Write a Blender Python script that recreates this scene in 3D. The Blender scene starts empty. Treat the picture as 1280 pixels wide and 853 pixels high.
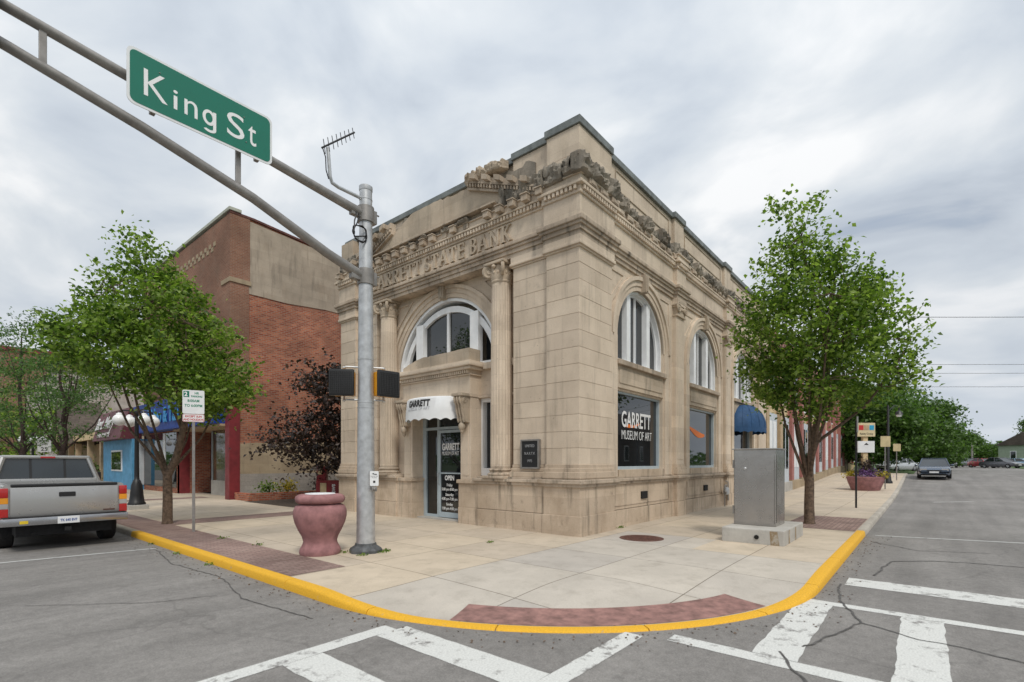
import bpy, bmesh, math, random
import numpy as np
from mathutils import Vector, Matrix, noise as mnoise
R = math.radians
C = bpy.context.scene
COL = C.collection
rnd = random.Random(7)

# ------------------------------------------------------------------ camera
CAM = Vector((-9.456, -5.928, 1.65))
cd = bpy.data.cameras.new('camera'); cam = bpy.data.objects.new('camera', cd); COL.objects.link(cam)
cam.location = CAM; cam.rotation_euler = (R(90), 0, R(-50.2))
cd.sensor_width = 36; cd.lens = 620/1280*36; cd.shift_y = .11875
cd.clip_start = .05; cd.clip_end = 3000
cd.dof.use_dof = True; cd.dof.focus_distance = 10.5; cd.dof.aperture_fstop = 1.3
C.camera = cam
# ------------------------------------------------------------------ light
SUN_EL, SUN_AZ = 52, 238            # azimuth measured from +x, counter-clockwise
W = bpy.data.worlds.new('World'); C.world = W; W.use_nodes = True
nt = W.node_tree; N = nt.nodes; L = nt.links; N.clear()
def wn(t, **k):
    n = N.new(t)
    for a, b in k.items(): setattr(n, a, b)
    return n
def math_node(nt, op, a, b=None, clamp=False):
    n = nt.nodes.new('ShaderNodeMath'); n.operation = op; n.use_clamp = clamp
    for i, q in enumerate((a, b)):
        if q is None: continue
        if isinstance(q, (int, float)): n.inputs[i].default_value = q
        else: nt.links.new(q, n.inputs[i])
    return n.outputs[0]
def ramp_node(nt, fac, stops):
    n = nt.nodes.new('ShaderNodeValToRGB'); e = n.color_ramp.elements
    while len(e) > 1: e.remove(e[-1])
    e[0].position = stops[0][0]; e[0].color = (*stops[0][1], 1)
    for p, c in stops[1:]:
        q = e.new(p); q.color = (*c, 1)
    nt.links.new(fac, n.inputs[0]); return n.outputs[0]
def mix_node(nt, fac, a, b, mode='MIX'):
    n = nt.nodes.new('ShaderNodeMix'); n.data_type = 'RGBA'; n.blend_type = mode
    for i, q in ((0, fac), (6, a), (7, b)):
        if isinstance(q, (int, float)): n.inputs[i].default_value = q
        elif isinstance(q, tuple): n.inputs[i].default_value = (*q, 1)
        else: nt.links.new(q, n.inputs[i])
    return n.outputs[2]
sky = wn('ShaderNodeTexSky', sky_type='NISHITA', sun_disc=False, sun_elevation=R(SUN_EL), sun_rotation=R(90-SUN_AZ), air_density=1.2, dust_density=2.0)
tc = wn('ShaderNodeTexCoord'); sep = wn('ShaderNodeSeparateXYZ'); L.new(tc.outputs['Generated'], sep.inputs[0])
zc = math_node(nt, 'ADD', math_node(nt, 'MAXIMUM', sep.outputs[2], 0.0), .28)
px = math_node(nt, 'DIVIDE', sep.outputs[0], zc); py = math_node(nt, 'DIVIDE', sep.outputs[1], zc)
cb = wn('ShaderNodeCombineXYZ'); L.new(px, cb.inputs[0]); L.new(py, cb.inputs[1])
mp = wn('ShaderNodeMapping'); L.new(cb.outputs[0], mp.inputs[0]); mp.inputs['Rotation'].default_value = (0, 0, R(55)); mp.inputs['Scale'].default_value = (1.0, .8, 1)
n1 = wn('ShaderNodeTexNoise'); n1.inputs['Scale'].default_value = 2.9; n1.inputs['Detail'].default_value = 8; n1.inputs['Roughness'].default_value = .5; n1.inputs['Distortion'].default_value = .35
L.new(mp.outputs[0], n1.inputs[0])
n2 = wn('ShaderNodeTexNoise'); n2.inputs['Scale'].default_value = .55; n2.inputs['Detail'].default_value = 3; L.new(mp.outputs[0], n2.inputs[0])
cl = math_node(nt, 'ADD', math_node(nt, 'MULTIPLY', n1.outputs[0], .68), math_node(nt, 'MULTIPLY', n2.outputs[0], .32))
cloud = ramp_node(nt, cl, [(.35, (3.75, 4.2, 4.85)), (.44, (4.75, 5.2, 5.75)), (.515, (5.7, 6.05, 6.4)), (.60, (7.3, 7.4, 7.5))])
gap = ramp_node(nt, n1.outputs[0], [(.25, (.3,)*3), (.33, (0,)*3)])
skyc = mix_node(nt, gap, cloud, sky.outputs[0])
# the cloud deck thins to a pale blue-grey near the horizon and is brighter overhead
hz = math_node(nt, 'SUBTRACT', 1.0, math_node(nt, 'MULTIPLY', sep.outputs[2], 3.2), True)
skyc = mix_node(nt, math_node(nt, 'MULTIPLY', hz, .85), skyc, (5.3, 5.8, 6.45))
up1 = wn('ShaderNodeMapRange'); L.new(sep.outputs[2], up1.inputs[0])
for i, v in ((1, .15), (2, .66), (3, .97), (4, 1.19)): up1.inputs[i].default_value = v
zen = wn('ShaderNodeMapRange'); zen.interpolation_type = 'SMOOTHSTEP'; L.new(sep.outputs[2], zen.inputs[0])
for i, v in ((1, .70), (2, 1.0), (3, 1.0), (4, 1.65)): zen.inputs[i].default_value = v
skyv = wn('ShaderNodeVectorMath', operation='SCALE'); L.new(skyc, skyv.inputs[0]); L.new(math_node(nt, 'MULTIPLY', zen.outputs[0], up1.outputs[0]), skyv.inputs['Scale'])
bg = wn('ShaderNodeBackground'); bg.inputs[1].default_value = .1; L.new(skyv.outputs[0], bg.inputs[0])
wo = wn('ShaderNodeOutputWorld'); L.new(bg.outputs[0], wo.inputs[0])
sd_ = bpy.data.lights.new('sun', 'SUN'); sun = bpy.data.objects.new('sun', sd_); COL.objects.link(sun)
sd_.energy = 1.5; sd_.angle = R(11); sd_.color = (1, .95, .86)
sdir = Vector((math.cos(R(SUN_EL))*math.cos(R(SUN_AZ)), math.cos(R(SUN_EL))*math.sin(R(SUN_AZ)), math.sin(R(SUN_EL))))
sun.rotation_euler = sdir.to_track_quat('Z', 'Y').to_euler()
vs = C.view_settings; vs.view_transform = 'Standard'; vs.look = 'None'; vs.exposure = 0.25; vs.gamma = 1
C.cycles.use_denoising = True; C.cycles.max_bounces = 10; C.cycles.diffuse_bounces = 6; C.cycles.transmission_bounces = 8; C.cycles.transparent_max_bounces = 6

# ------------------------------------------------------------------ materials
def new_mat(name):
    m = bpy.data.materials.new(name); m.use_nodes = True
    return m, m.node_tree, m.node_tree.nodes['Principled BSDF']
def tex(nt, kind, vec, **k):
    n = nt.nodes.new('ShaderNodeTex'+kind)
    for a, b in k.items(): n.inputs[a.replace('_', ' ')].default_value = b
    if vec is not None: nt.links.new(vec, n.inputs['Vector'])
    return n
def objvec(nt, scale=(1, 1, 1), rot=(0, 0, 0)):
    t = nt.nodes.new('ShaderNodeTexCoord'); m = nt.nodes.new('ShaderNodeMapping')
    m.inputs['Scale'].default_value = scale; m.inputs['Rotation'].default_value = rot
    nt.links.new(t.outputs['Object'], m.inputs[0]); return m.outputs[0]
def bump(nt, bsdf, h, strength=.3, dist=.01, prev=None):
    b = nt.nodes.new('ShaderNodeBump'); b.inputs['Strength'].default_value = strength; b.inputs['Distance'].default_value = dist
    nt.links.new(h, b.inputs['Height'])
    if prev is not None: nt.links.new(prev, b.inputs['Normal'])
    nt.links.new(b.outputs[0], bsdf.inputs['Normal']); return b.outputs[0]
def g3(f): return (f, f, f)
def paint(name, c, rough=.5, metal=0, var=.12, scale=3, spec=.5, grain=0, coat=0):
    m, nt, b = new_mat(name); v = objvec(nt)
    n = tex(nt, 'Noise', v, Scale=scale, Detail=6, Roughness=.6)
    lo = tuple(x*(1-var*1.6) for x in c); hi = tuple(min(1, x*(1+var)) for x in c)
    nt.links.new(ramp_node(nt, n.outputs[0], [(.3, lo), (.7, hi)]), b.inputs['Base Color'])
    r = ramp_node(nt, n.outputs[0], [(.3, g3(min(1, rough+.08))), (.7, g3(max(0, rough-.06)))]); nt.links.new(r, b.inputs['Roughness'])
    b.inputs['Metallic'].default_value = metal; b.inputs['Specular IOR Level'].default_value = spec
    if coat: b.inputs['Coat Weight'].default_value = coat; b.inputs['Coat Roughness'].default_value = .05
    if grain: bump(nt, b, tex(nt, 'Noise', v, Scale=grain, Detail=3).outputs[0], .25, .004)
    return m
def stone(name, c1, c2, stain=.5, dark=(.07, .062, .05), grainy=.35, rough_scale=1.0):
    m, nt, b = new_mat(name); v = objvec(nt)
    big = tex(nt, 'Noise', v, Scale=.75, Detail=5, Roughness=.6)
    col = ramp_node(nt, big.outputs[0], [(.33, c2), (.62, c1)])
    tcn = nt.nodes.new('ShaderNodeTexCoord'); sx = nt.nodes.new('ShaderNodeSeparateXYZ'); nt.links.new(tcn.outputs['Object'], sx.inputs[0]); cx = nt.nodes.new('ShaderNodeCombineXYZ')
    nt.links.new(math_node(nt, 'ADD', sx.outputs[0], sx.outputs[1]), cx.inputs[0]); nt.links.new(math_node(nt, 'SUBTRACT', sx.outputs[2], .084), cx.inputs[1])
    bk = tex(nt, 'Brick', cx.outputs[0], Scale=1.0, Mortar_Size=.003, Mortar_Smooth=.3, Bias=0.0, Brick_Width=.93, Row_Height=.379)
    bk.inputs['Color1'].default_value = (.86, .85, .84, 1); bk.inputs['Color2'].default_value = (1.06, 1.06, 1.05, 1); bk.inputs['Mortar'].default_value = (.74, .72, .70, 1)
    col = mix_node(nt, .85, col, mix_node(nt, 1.0, col, bk.outputs[0], 'MULTIPLY'))
    # rust-brown and grey weather blotches
    br = tex(nt, 'Noise', objvec(nt, (1, 1, .55)), Scale=1.6, Detail=6, Roughness=.65)
    col = mix_node(nt, math_node(nt, 'MULTIPLY', ramp_node(nt, br.outputs[0], [(.52, g3(0)), (.72, g3(1))]), .45*stain), col, (.21, .135, .075))
    # run-off streaks
    st = tex(nt, 'Noise', objvec(nt, (5, 5, .5)), Scale=1.0, Detail=7, Roughness=.62)
    f = math_node(nt, 'MULTIPLY', ramp_node(nt, st.outputs[0], [(.54, g3(0)), (.76, g3(1))]), stain)
    col = mix_node(nt, f, col, dark)
    bl = tex(nt, 'Noise', v, Scale=4.0, Detail=8, Roughness=.7)
    f = math_node(nt, 'MULTIPLY', ramp_node(nt, bl.outputs[0], [(.58, g3(0)), (.74, g3(1))]), .55*stain)
    col = mix_node(nt, f, col, dark)
    fine = tex(nt, 'Noise', v, Scale=55, Detail=4, Roughness=.7)
    col = mix_node(nt, .35, col, mix_node(nt, 1.0, col, ramp_node(nt, fine.outputs[0], [(.3, g3(.62)), (.7, g3(1.25))]), 'MULTIPLY'))
    pit = tex(nt, 'Voronoi', v, Scale=4.3)
    pf = ramp_node(nt, pit.outputs['Distance'], [(.045, g3(1)), (.06, g3(0))])
    col = mix_node(nt, math_node(nt, 'MULTIPLY', pf, .5), col, (.1, .08, .06))
    nt.links.new(col, b.inputs['Base Color']); b.inputs['Roughness'].default_value = .88; b.inputs['Specular IOR Level'].default_value = .25
    p = bump(nt, b, fine.outputs[0], grainy, .006)
    bump(nt, b, bl.outputs[0], .35*rough_scale, .02, p)
    return m
def brick(name, c1, c2, mortar, scale=1.0, w=.21, h=.072, m=.009, weather=.5, wc=(.30, .25, .19), axis='wall'):
    ma, nt, b = new_mat(name); t = nt.nodes.new('ShaderNodeTexCoord'); s = nt.nodes.new('ShaderNodeSeparateXYZ'); nt.links.new(t.outputs['Object'], s.inputs[0])
    cbn = nt.nodes.new('ShaderNodeCombineXYZ')
    if axis == 'wall':
        nt.links.new(math_node(nt, 'ADD', s.outputs[0], s.outputs[1]), cbn.inputs[0]); nt.links.new(s.outputs[2], cbn.inputs[1])
    else:
        nt.links.new(s.outputs[0], cbn.inputs[0]); nt.links.new(s.outputs[1], cbn.inputs[1])
    n = tex(nt, 'Brick', cbn.outputs[0], Scale=1.0, Mortar_Size=m, Mortar_Smooth=.2, Bias=0.0, Brick_Width=w, Row_Height=h)
    n.inputs['Color1'].default_value = (*c1, 1); n.inputs['Color2'].default_value = (*c2, 1); n.inputs['Mortar'].default_value = (*mortar, 1)
    v = objvec(nt); nz = tex(nt, 'Noise', v, Scale=1.1, Detail=7, Roughness=.65)
    col = mix_node(nt, math_node(nt, 'MULTIPLY', ramp_node(nt, nz.outputs[0], [(.48, g3(0)), (.7, g3(1))]), weather), n.outputs[0], wc)
    n3 = tex(nt, 'Noise', v, Scale=.45, Detail=4)
    col = mix_node(nt, .7, col, mix_node(nt, 1.0, col, ramp_node(nt, n3.outputs[0], [(.3, g3(.55)), (.7, g3(1.2))]), 'MULTIPLY'))
    n4 = tex(nt, 'Noise', v, Scale=30, Detail=3)
    col = mix_node(nt, .4, col, mix_node(nt, 1.0, col, ramp_node(nt, n4.outputs[0], [(.3, g3(.6)), (.7, g3(1.25))]), 'MULTIPLY'))
    nt.links.new(col, b.inputs['Base Color']); b.inputs['Roughness'].default_value = .9; b.inputs['Specular IOR Level'].default_value = .2
    bump(nt, b, n.outputs['Fac'], -.5, .008); return ma
def asphalt(name):
    m, nt, b = new_mat(name); v = objvec(nt)
    a = tex(nt, 'Noise', v, Scale=.45, Detail=6, Roughness=.6); s = tex(nt, 'Noise', v, Scale=60, Detail=4, Roughness=.85)
    col = ramp_node(nt, a.outputs[0], [(.3, (.175, .165, .155)), (.7, (.245, .232, .218))])
    tr = tex(nt, 'Noise', objvec(nt, (.16, 2.2, 1)), Scale=1.0, Detail=4)
    col = mix_node(nt, .5, col, mix_node(nt, 1.0, col, ramp_node(nt, tr.outputs[0], [(.35, g3(.72)), (.65, g3(1.15))]), 'MULTIPLY'))
    sp = tex(nt, 'Noise', v, Scale=3.2, Detail=6, Roughness=.72)
    col = mix_node(nt, math_node(nt, 'MULTIPLY', ramp_node(nt, sp.outputs[0], [(.6, g3(0)), (.75, g3(1))]), .3), col, (.06, .056, .052))
    vo = tex(nt, 'Voronoi', v, Scale=70)
    col = mix_node(nt, .45, col, mix_node(nt, 1.0, col, ramp_node(nt, s.outputs[0], [(.32, g3(.45)), (.5, g3(1)), (.68, g3(1.7))]), 'MULTIPLY'))
    md = tex(nt, 'Noise', v, Scale=9, Detail=5, Roughness=.75)
    col = mix_node(nt, .42, col, mix_node(nt, 1.0, col, ramp_node(nt, md.outputs[0], [(.34, g3(.66)), (.5, g3(1)), (.66, g3(1.3))]), 'MULTIPLY'))
    wv = tex(nt, 'Noise', v, Scale=1.5, Detail=5); wob = nt.nodes.new('ShaderNodeVectorMath'); wob.operation = 'ADD'; nt.links.new(v, wob.inputs[0])
    sc = nt.nodes.new('ShaderNodeVectorMath'); sc.operation = 'SCALE'; nt.links.new(wv.outputs['Color'], sc.inputs[0]); sc.inputs['Scale'].default_value = .5; nt.links.new(sc.outputs[0], wob.inputs[1])
    ck = nt.nodes.new('ShaderNodeTexVoronoi'); ck.feature = 'DISTANCE_TO_EDGE'; ck.inputs['Scale'].default_value = .42; nt.links.new(wob.outputs[0], ck.inputs['Vector'])
    msk = ramp_node(nt, tex(nt, 'Noise', v, Scale=.33, Detail=2).outputs[0], [(.44, g3(0)), (.56, g3(1))])
    col = mix_node(nt, math_node(nt, 'MULTIPLY', math_node(nt, 'MULTIPLY', ramp_node(nt, ck.outputs['Distance'], [(.003, g3(1)), (.008, g3(0))]), .22), msk), col, (.05, .047, .044))
    nt.links.new(col, b.inputs['Base Color']); b.inputs['Roughness'].default_value = .85; b.inputs['Specular IOR Level'].default_value = .3
    bump(nt, b, s.outputs[0], .5, .006); return m
def concrete(name, c1, c2, slab=None, grain=.3, grey=None):
    m, nt, b = new_mat(name); v = objvec(nt)
    a = tex(nt, 'Noise', v, Scale=.9, Detail=7, Roughness=.62)
    col = ramp_node(nt, a.outputs[0], [(.3, c2), (.68, c1)])
    if grey:                                        # the newer grey slabs poured round the corner ramp
        s = nt.nodes.new('ShaderNodeSeparateXYZ'); nt.links.new(v, s.inputs[0])
        e = math_node(nt, 'MULTIPLY', math_node(nt, 'LESS_THAN', s.outputs[0], .02), math_node(nt, 'LESS_THAN', math_node(nt, 'SUBTRACT', s.outputs[1], math_node(nt, 'MULTIPLY', s.outputs[0], .1)), -.42))
        e2 = math_node(nt, 'MULTIPLY', math_node(nt, 'LESS_THAN', s.outputs[0], 1.5), math_node(nt, 'MULTIPLY', math_node(nt, 'LESS_THAN', s.outputs[1], -.42), math_node(nt, 'GREATER_THAN', s.outputs[1], -2.5)))
        f = math_node(nt, 'MAXIMUM', e, e2)
        gcol = ramp_node(nt, a.outputs[0], [(.3, tuple(x*.8 for x in grey)), (.68, grey)])
        col = mix_node(nt, f, col, gcol)
    if slab:
        sc = nt.nodes.new('ShaderNodeMapping'); nt.links.new(v, sc.inputs[0]); sc.inputs['Location'].default_value = (.0, .42, 0)
        n = tex(nt, 'Brick', sc.outputs[0], Scale=1.0, Mortar_Size=.008, Mortar_Smooth=.3, Brick_Width=slab[0], Row_Height=slab[1], Bias=0.0); n.offset = 0
        n.inputs['Color1'].default_value = (.90, .90, .91, 1); n.inputs['Color2'].default_value = (1.04, 1.03, 1.0, 1); n.inputs['Mortar'].default_value = (.33, .31, .28, 1)
        col = mix_node(nt, 1.0, col, n.outputs[0], 'MULTIPLY')
    st = tex(nt, 'Noise', v, Scale=2.6, Detail=8, Roughness=.72)
    col = mix_node(nt, math_node(nt, 'MULTIPLY', ramp_node(nt, st.outputs[0], [(.5, g3(0)), (.75, g3(1))]), .38), col, tuple(x*.42 for x in c2))
    sp = tex(nt, 'Voronoi', v, Scale=6.0)
    col = mix_node(nt, math_node(nt, 'MULTIPLY', ramp_node(nt, sp.outputs['Distance'], [(.03, g3(1)), (.05, g3(0))]), .4), col, (.1, .09, .08))
    f = tex(nt, 'Noise', v, Scale=80, Detail=3, Roughness=.8)
    col = mix_node(nt, .3, col, mix_node(nt, 1.0, col, ramp_node(nt, f.outputs[0], [(.3, g3(.6)), (.7, g3(1.3))]), 'MULTIPLY'))
    nt.links.new(col, b.inputs['Base Color']); b.inputs['Roughness'].default_value = .88; b.inputs['Specular IOR Level'].default_value = .25
    bump(nt, b, f.outputs[0], grain, .004); return m
def worn(name, c, under, amount=.5, scale=5):       # road paint worn through to the surface
    m, nt, b = new_mat(name); v = objvec(nt)
    n = tex(nt, 'Noise', v, Scale=scale, Detail=9, Roughness=.75); n2 = tex(nt, 'Noise', v, Scale=60, Detail=3)
    f = ramp_node(nt, n.outputs[0], [(amount, g3(0)), (amount+.1, g3(1))])
    cc = ramp_node(nt, n2.outputs[0], [(.3, tuple(x*.75 for x in c)), (.65, c)])
    nt.links.new(mix_node(nt, f, cc, under), b.inputs['Base Color']); b.inputs['Roughness'].default_value = .8
    bump(nt, b, n2.outputs[0], .3, .004); return m
def leafmat(name, dark, mid, light, trans=.3):
    m = bpy.data.materials.new(name); m.use_nodes = True; nt = m.node_tree; nt.nodes.clear()
    g = nt.nodes.new('ShaderNodeNewGeometry'); v = objvec(nt); n = tex(nt, 'Noise', v, Scale=1.3, Detail=2)
    f = math_node(nt, 'ADD', math_node(nt, 'MULTIPLY', g.outputs['Random Per Island'], .6), math_node(nt, 'MULTIPLY', math_node(nt, 'SUBTRACT', n.outputs[0], .25), .8))
    c = ramp_node(nt, f, [(.2, dark), (.5, mid), (.85, light)])
    d = nt.nodes.new('ShaderNodeBsdfPrincipled'); nt.links.new(c, d.inputs['Base Color']); d.inputs['Roughness'].default_value = .45; d.inputs['Specular IOR Level'].default_value = .35
    t = nt.nodes.new('ShaderNodeBsdfTranslucent'); nt.links.new(mix_node(nt, 1.0, c, (1.3, 1.5, .7), 'MULTIPLY'), t.inputs[0])
    ms = nt.nodes.new('ShaderNodeMixShader'); ms.inputs[0].default_value = trans
    nt.links.new(d.outputs[0], ms.inputs[1]); nt.links.new(t.outputs[0], ms.inputs[2])
    o = nt.nodes.new('ShaderNodeOutputMaterial'); nt.links.new(ms.outputs[0], o.inputs[0]); return m
def glass(name, c=(.012, .014, .016), rough=.02, spec=.9, wob=.25):
    m, nt, b = new_mat(name); v = objvec(nt); n = tex(nt, 'Noise', v, Scale=.9, Detail=2)
    nt.links.new(ramp_node(nt, n.outputs[0], [(.35, tuple(x*.6 for x in c)), (.7, tuple(x*1.5 for x in c))]), b.inputs['Base Color'])
    b.inputs['Roughness'].default_value = rough; b.inputs['Specular IOR Level'].default_value = spec
    bump(nt, b, n.outputs[0], wob, .004); return m
M = {}
M['stone'] = stone('weathered limestone', (.68, .57, .455), (.56, .465, .365), .36)
M['stone_side'] = M['stone']
M['stone_base'] = stone('stained plinth limestone', (.62, .505, .39), (.45, .355, .265), .7)
M['stone_dark'] = stone('blackened broken limestone', (.36, .315, .26), (.12, .11, .095), .8, grainy=.8, rough_scale=2)
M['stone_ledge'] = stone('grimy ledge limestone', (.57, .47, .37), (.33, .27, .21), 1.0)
M['stone_grey'] = stone('grey streaked limestone', (.56, .46, .355), (.37, .31, .24), .5, dark=(.12, .115, .11))
M['white'] = paint('white window paint', (.82, .83, .84), .45, var=.06)
M['alu'] = paint('pale blue-grey aluminium', (.42, .49, .53), .4, var=.07)
M['glass'] = glass('dark window glass')
M['void'] = paint('dark opening', (.01, .009, .008), .9)
M['coping'] = paint('green-grey metal coping', (.155, .17, .165), .55, var=.25, scale=4)
M['galv'] = paint('galvanised steel', (.50, .51, .52), .42, .55, .16, 7)
M['galv_dull'] = paint('dull galvanised steel', (.27, .255, .24), .5, .5, .16, 6)
M['black'] = paint('black metal', (.012, .012, .013), .42, var=.2)
M['rubber'] = paint('black rubber', (.013, .013, .014), .85, var=.2, scale=20)
M['amber'] = paint('amber yellow housing', (.72, .32, .015), .45, var=.1)
M['green_sign'] = paint('green sign sheeting', (.0, .155, .10), .35, var=.04)
M['white_sheet'] = paint('white sign sheeting', (.74, .75, .76), .4, var=.05)
M['yellow'] = worn('yellow kerb paint', (.74, .40, .02), (.33, .28, .22), .615, 6)
M['marking'] = worn('worn white road paint', (.64, .64, .61), (.21, .20, .19), .54, 5)
M['marking_thin'] = worn('faded white road paint', (.55, .55, .53), (.20, .195, .19), .54, 6)
M['asphalt'] = asphalt('old asphalt')
M['tar'] = paint('crack tar', (.095, .090, .085), .8, var=.3, scale=9)  # blackish tar colour of the road crack lines
M['walk'] = concrete('beige sidewalk concrete', (.57, .485, .385), (.46, .39, .305), (1.55, 1.55), grey=(.52, .475, .42))
M['kerbc'] = concrete('kerb concrete', (.48, .44, .38), (.30, .27, .23))
M['conc'] = concrete('pale concrete', (.52, .50, .46), (.34, .32, .29))
M['paver'] = brick('purple-brown pavers', (.25, .165, .145), (.34, .24, .21), (.16, .12, .10), w=.2, h=.1, m=.008, weather=.25, wc=(.2, .16, .13), axis='floor')
M['ramp'] = paint('worn dark red ramp surface', (.27, .145, .125), .75, var=.3, scale=7, grain=60)
M['grass'] = paint('grass', (.055, .10, .022), .9, var=.4, scale=2, grain=30)
M['soil'] = paint('soil', (.07, .05, .035), .95, var=.4, scale=8, grain=30)
M['brick'] = brick('red side brick', (.27, .062, .036), (.50, .175, .095), (.33, .25, .19), h=.085, w=.24, m=.013, weather=.55, wc=(.19, .10, .07))
M['brick_front'] = brick('brown front brick', (.23, .10, .065), (.29, .14, .09), (.27, .21, .16), weather=.2)
M['render'] = stone('stained grey-tan render', (.43, .36, .285), (.31, .26, .205), .5, grainy=.3)
M['parge'] = stone('tan parging', (.42, .335, .23), (.32, .25, .17), .4)
M['block'] = brick('grey concrete block', (.33, .30, .27), (.37, .335, .30), (.30, .27, .24), w=.4, h=.2, m=.008, weather=.3, wc=(.26, .22, .18))
M['maroon'] = paint('maroon paint', (.19, .025, .03), .5, var=.2)
M['blue_awn'] = paint('navy blue canvas', (.012, .060, .155), .7, var=.15, scale=5)
M['blue_sign'] = paint('royal blue sign face', (.006, .045, .30), .45, var=.1)
M['sky_blue'] = paint('sky blue clapboard', (.10, .33, .56), .6, var=.12)
M['awn_white'] = paint('white awning canvas', (.73, .74, .75), .75, var=.05)
M['pinkstone'] = paint('dusty pink cast concrete', (.31, .15, .15), .9, var=.22, scale=5, grain=90)
M['steel'] = paint('brushed cabinet steel', (.42, .395, .37), .24, .9, .14, 2.2)
M['silver'] = paint('silver-beige car paint', (.43, .425, .415), .30, .6, .03, coat=.6)
M['chrome'] = paint('chrome bumper', (.42, .42, .43), .22, .9, .1)
M['red_lens'] = paint('red lamp lens', (.42, .012, .012), .18, var=.1, coat=.5)
M['amber_lens'] = paint('amber lamp lens', (.75, .30, .02), .2, var=.1)
M['white_lens'] = paint('white lamp lens', (.36, .35, .34), .15, var=.1)
M['carglass'] = glass('car glass', (.015, .02, .024), .03, .8, .05)
M['globe'] = paint('opal lamp globe', (.80, .80, .79), .3, var=.03)
M['bark'] = paint('grey-brown bark', (.13, .088, .06), .9, var=.4, scale=14, grain=25)
M['bark_dark'] = paint('dark bark', (.055, .036, .03), .9, var=.4, scale=14, grain=25)
M['leaf'] = leafmat('fresh green leaves', (.045, .095, .014), (.155, .235, .040), (.31, .40, .10), .5)
M['leaf2'] = leafmat('grey-green leaflets', (.035, .082, .022), (.080, .150, .045), (.14, .23, .08), .4)
M['leaf3'] = leafmat('deep green leaves', (.040, .082, .018), (.080, .150, .034), (.14, .23, .06), .38)
M['leaf_purple'] = leafmat('purple-brown leaves', (.014, .010, .010), (.038, .023, .021), (.085, .055, .042), .2)
M['rust'] = paint('rusty cast iron', (.115, .048, .034), .75, var=.35, scale=9, grain=70)
M['red_box'] = paint('red enamel', (.26, .012, .018), .45, var=.12)
M['tan'] = paint('tan stucco', (.44, .33, .21), .8, var=.15)
M['shingle'] = brick('brown roof shingles', (.10, .08, .068), (.14, .115, .095), (.05, .04, .035), w=.3, h=.15, m=.006, weather=.2, wc=(.1, .09, .08))
M['pale_wall'] = stone('flaking pale painted wall', (.50, .46, .42), (.40, .34, .30), .5, dark=(.28, .20, .16))
M['pink'] = paint('dusty rose paint', (.36, .15, .135), .65, var=.12)
M['shutter'] = paint('pale blue-grey panel', (.52, .56, .60), .6, var=.08)
M['cream'] = paint('cream paint', (.60, .46, .27), .7, var=.12)
M['olive'] = paint('olive grey band', (.16, .16, .115), .7, var=.15)
M['text_white'] = paint('white lettering', (.80, .80, .80), .5, var=.02)
M['text_black'] = paint('black lettering', (.015, .013, .013), .5, var=.02)
M['orange'] = paint('orange lettering', (.80, .19, .025), .5, var=.03)
M['text_grey'] = paint('grey lettering', (.50, .51, .53), .5, var=.02)
M['text_green'] = paint('green lettering', (.0, .2, .11), .5, var=.02)
M['text_red'] = paint('red lettering', (.5, .03, .03), .5, var=.02)
M['cable'] = paint('black cable', (.01, .01, .012), .5, var=.1)

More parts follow.
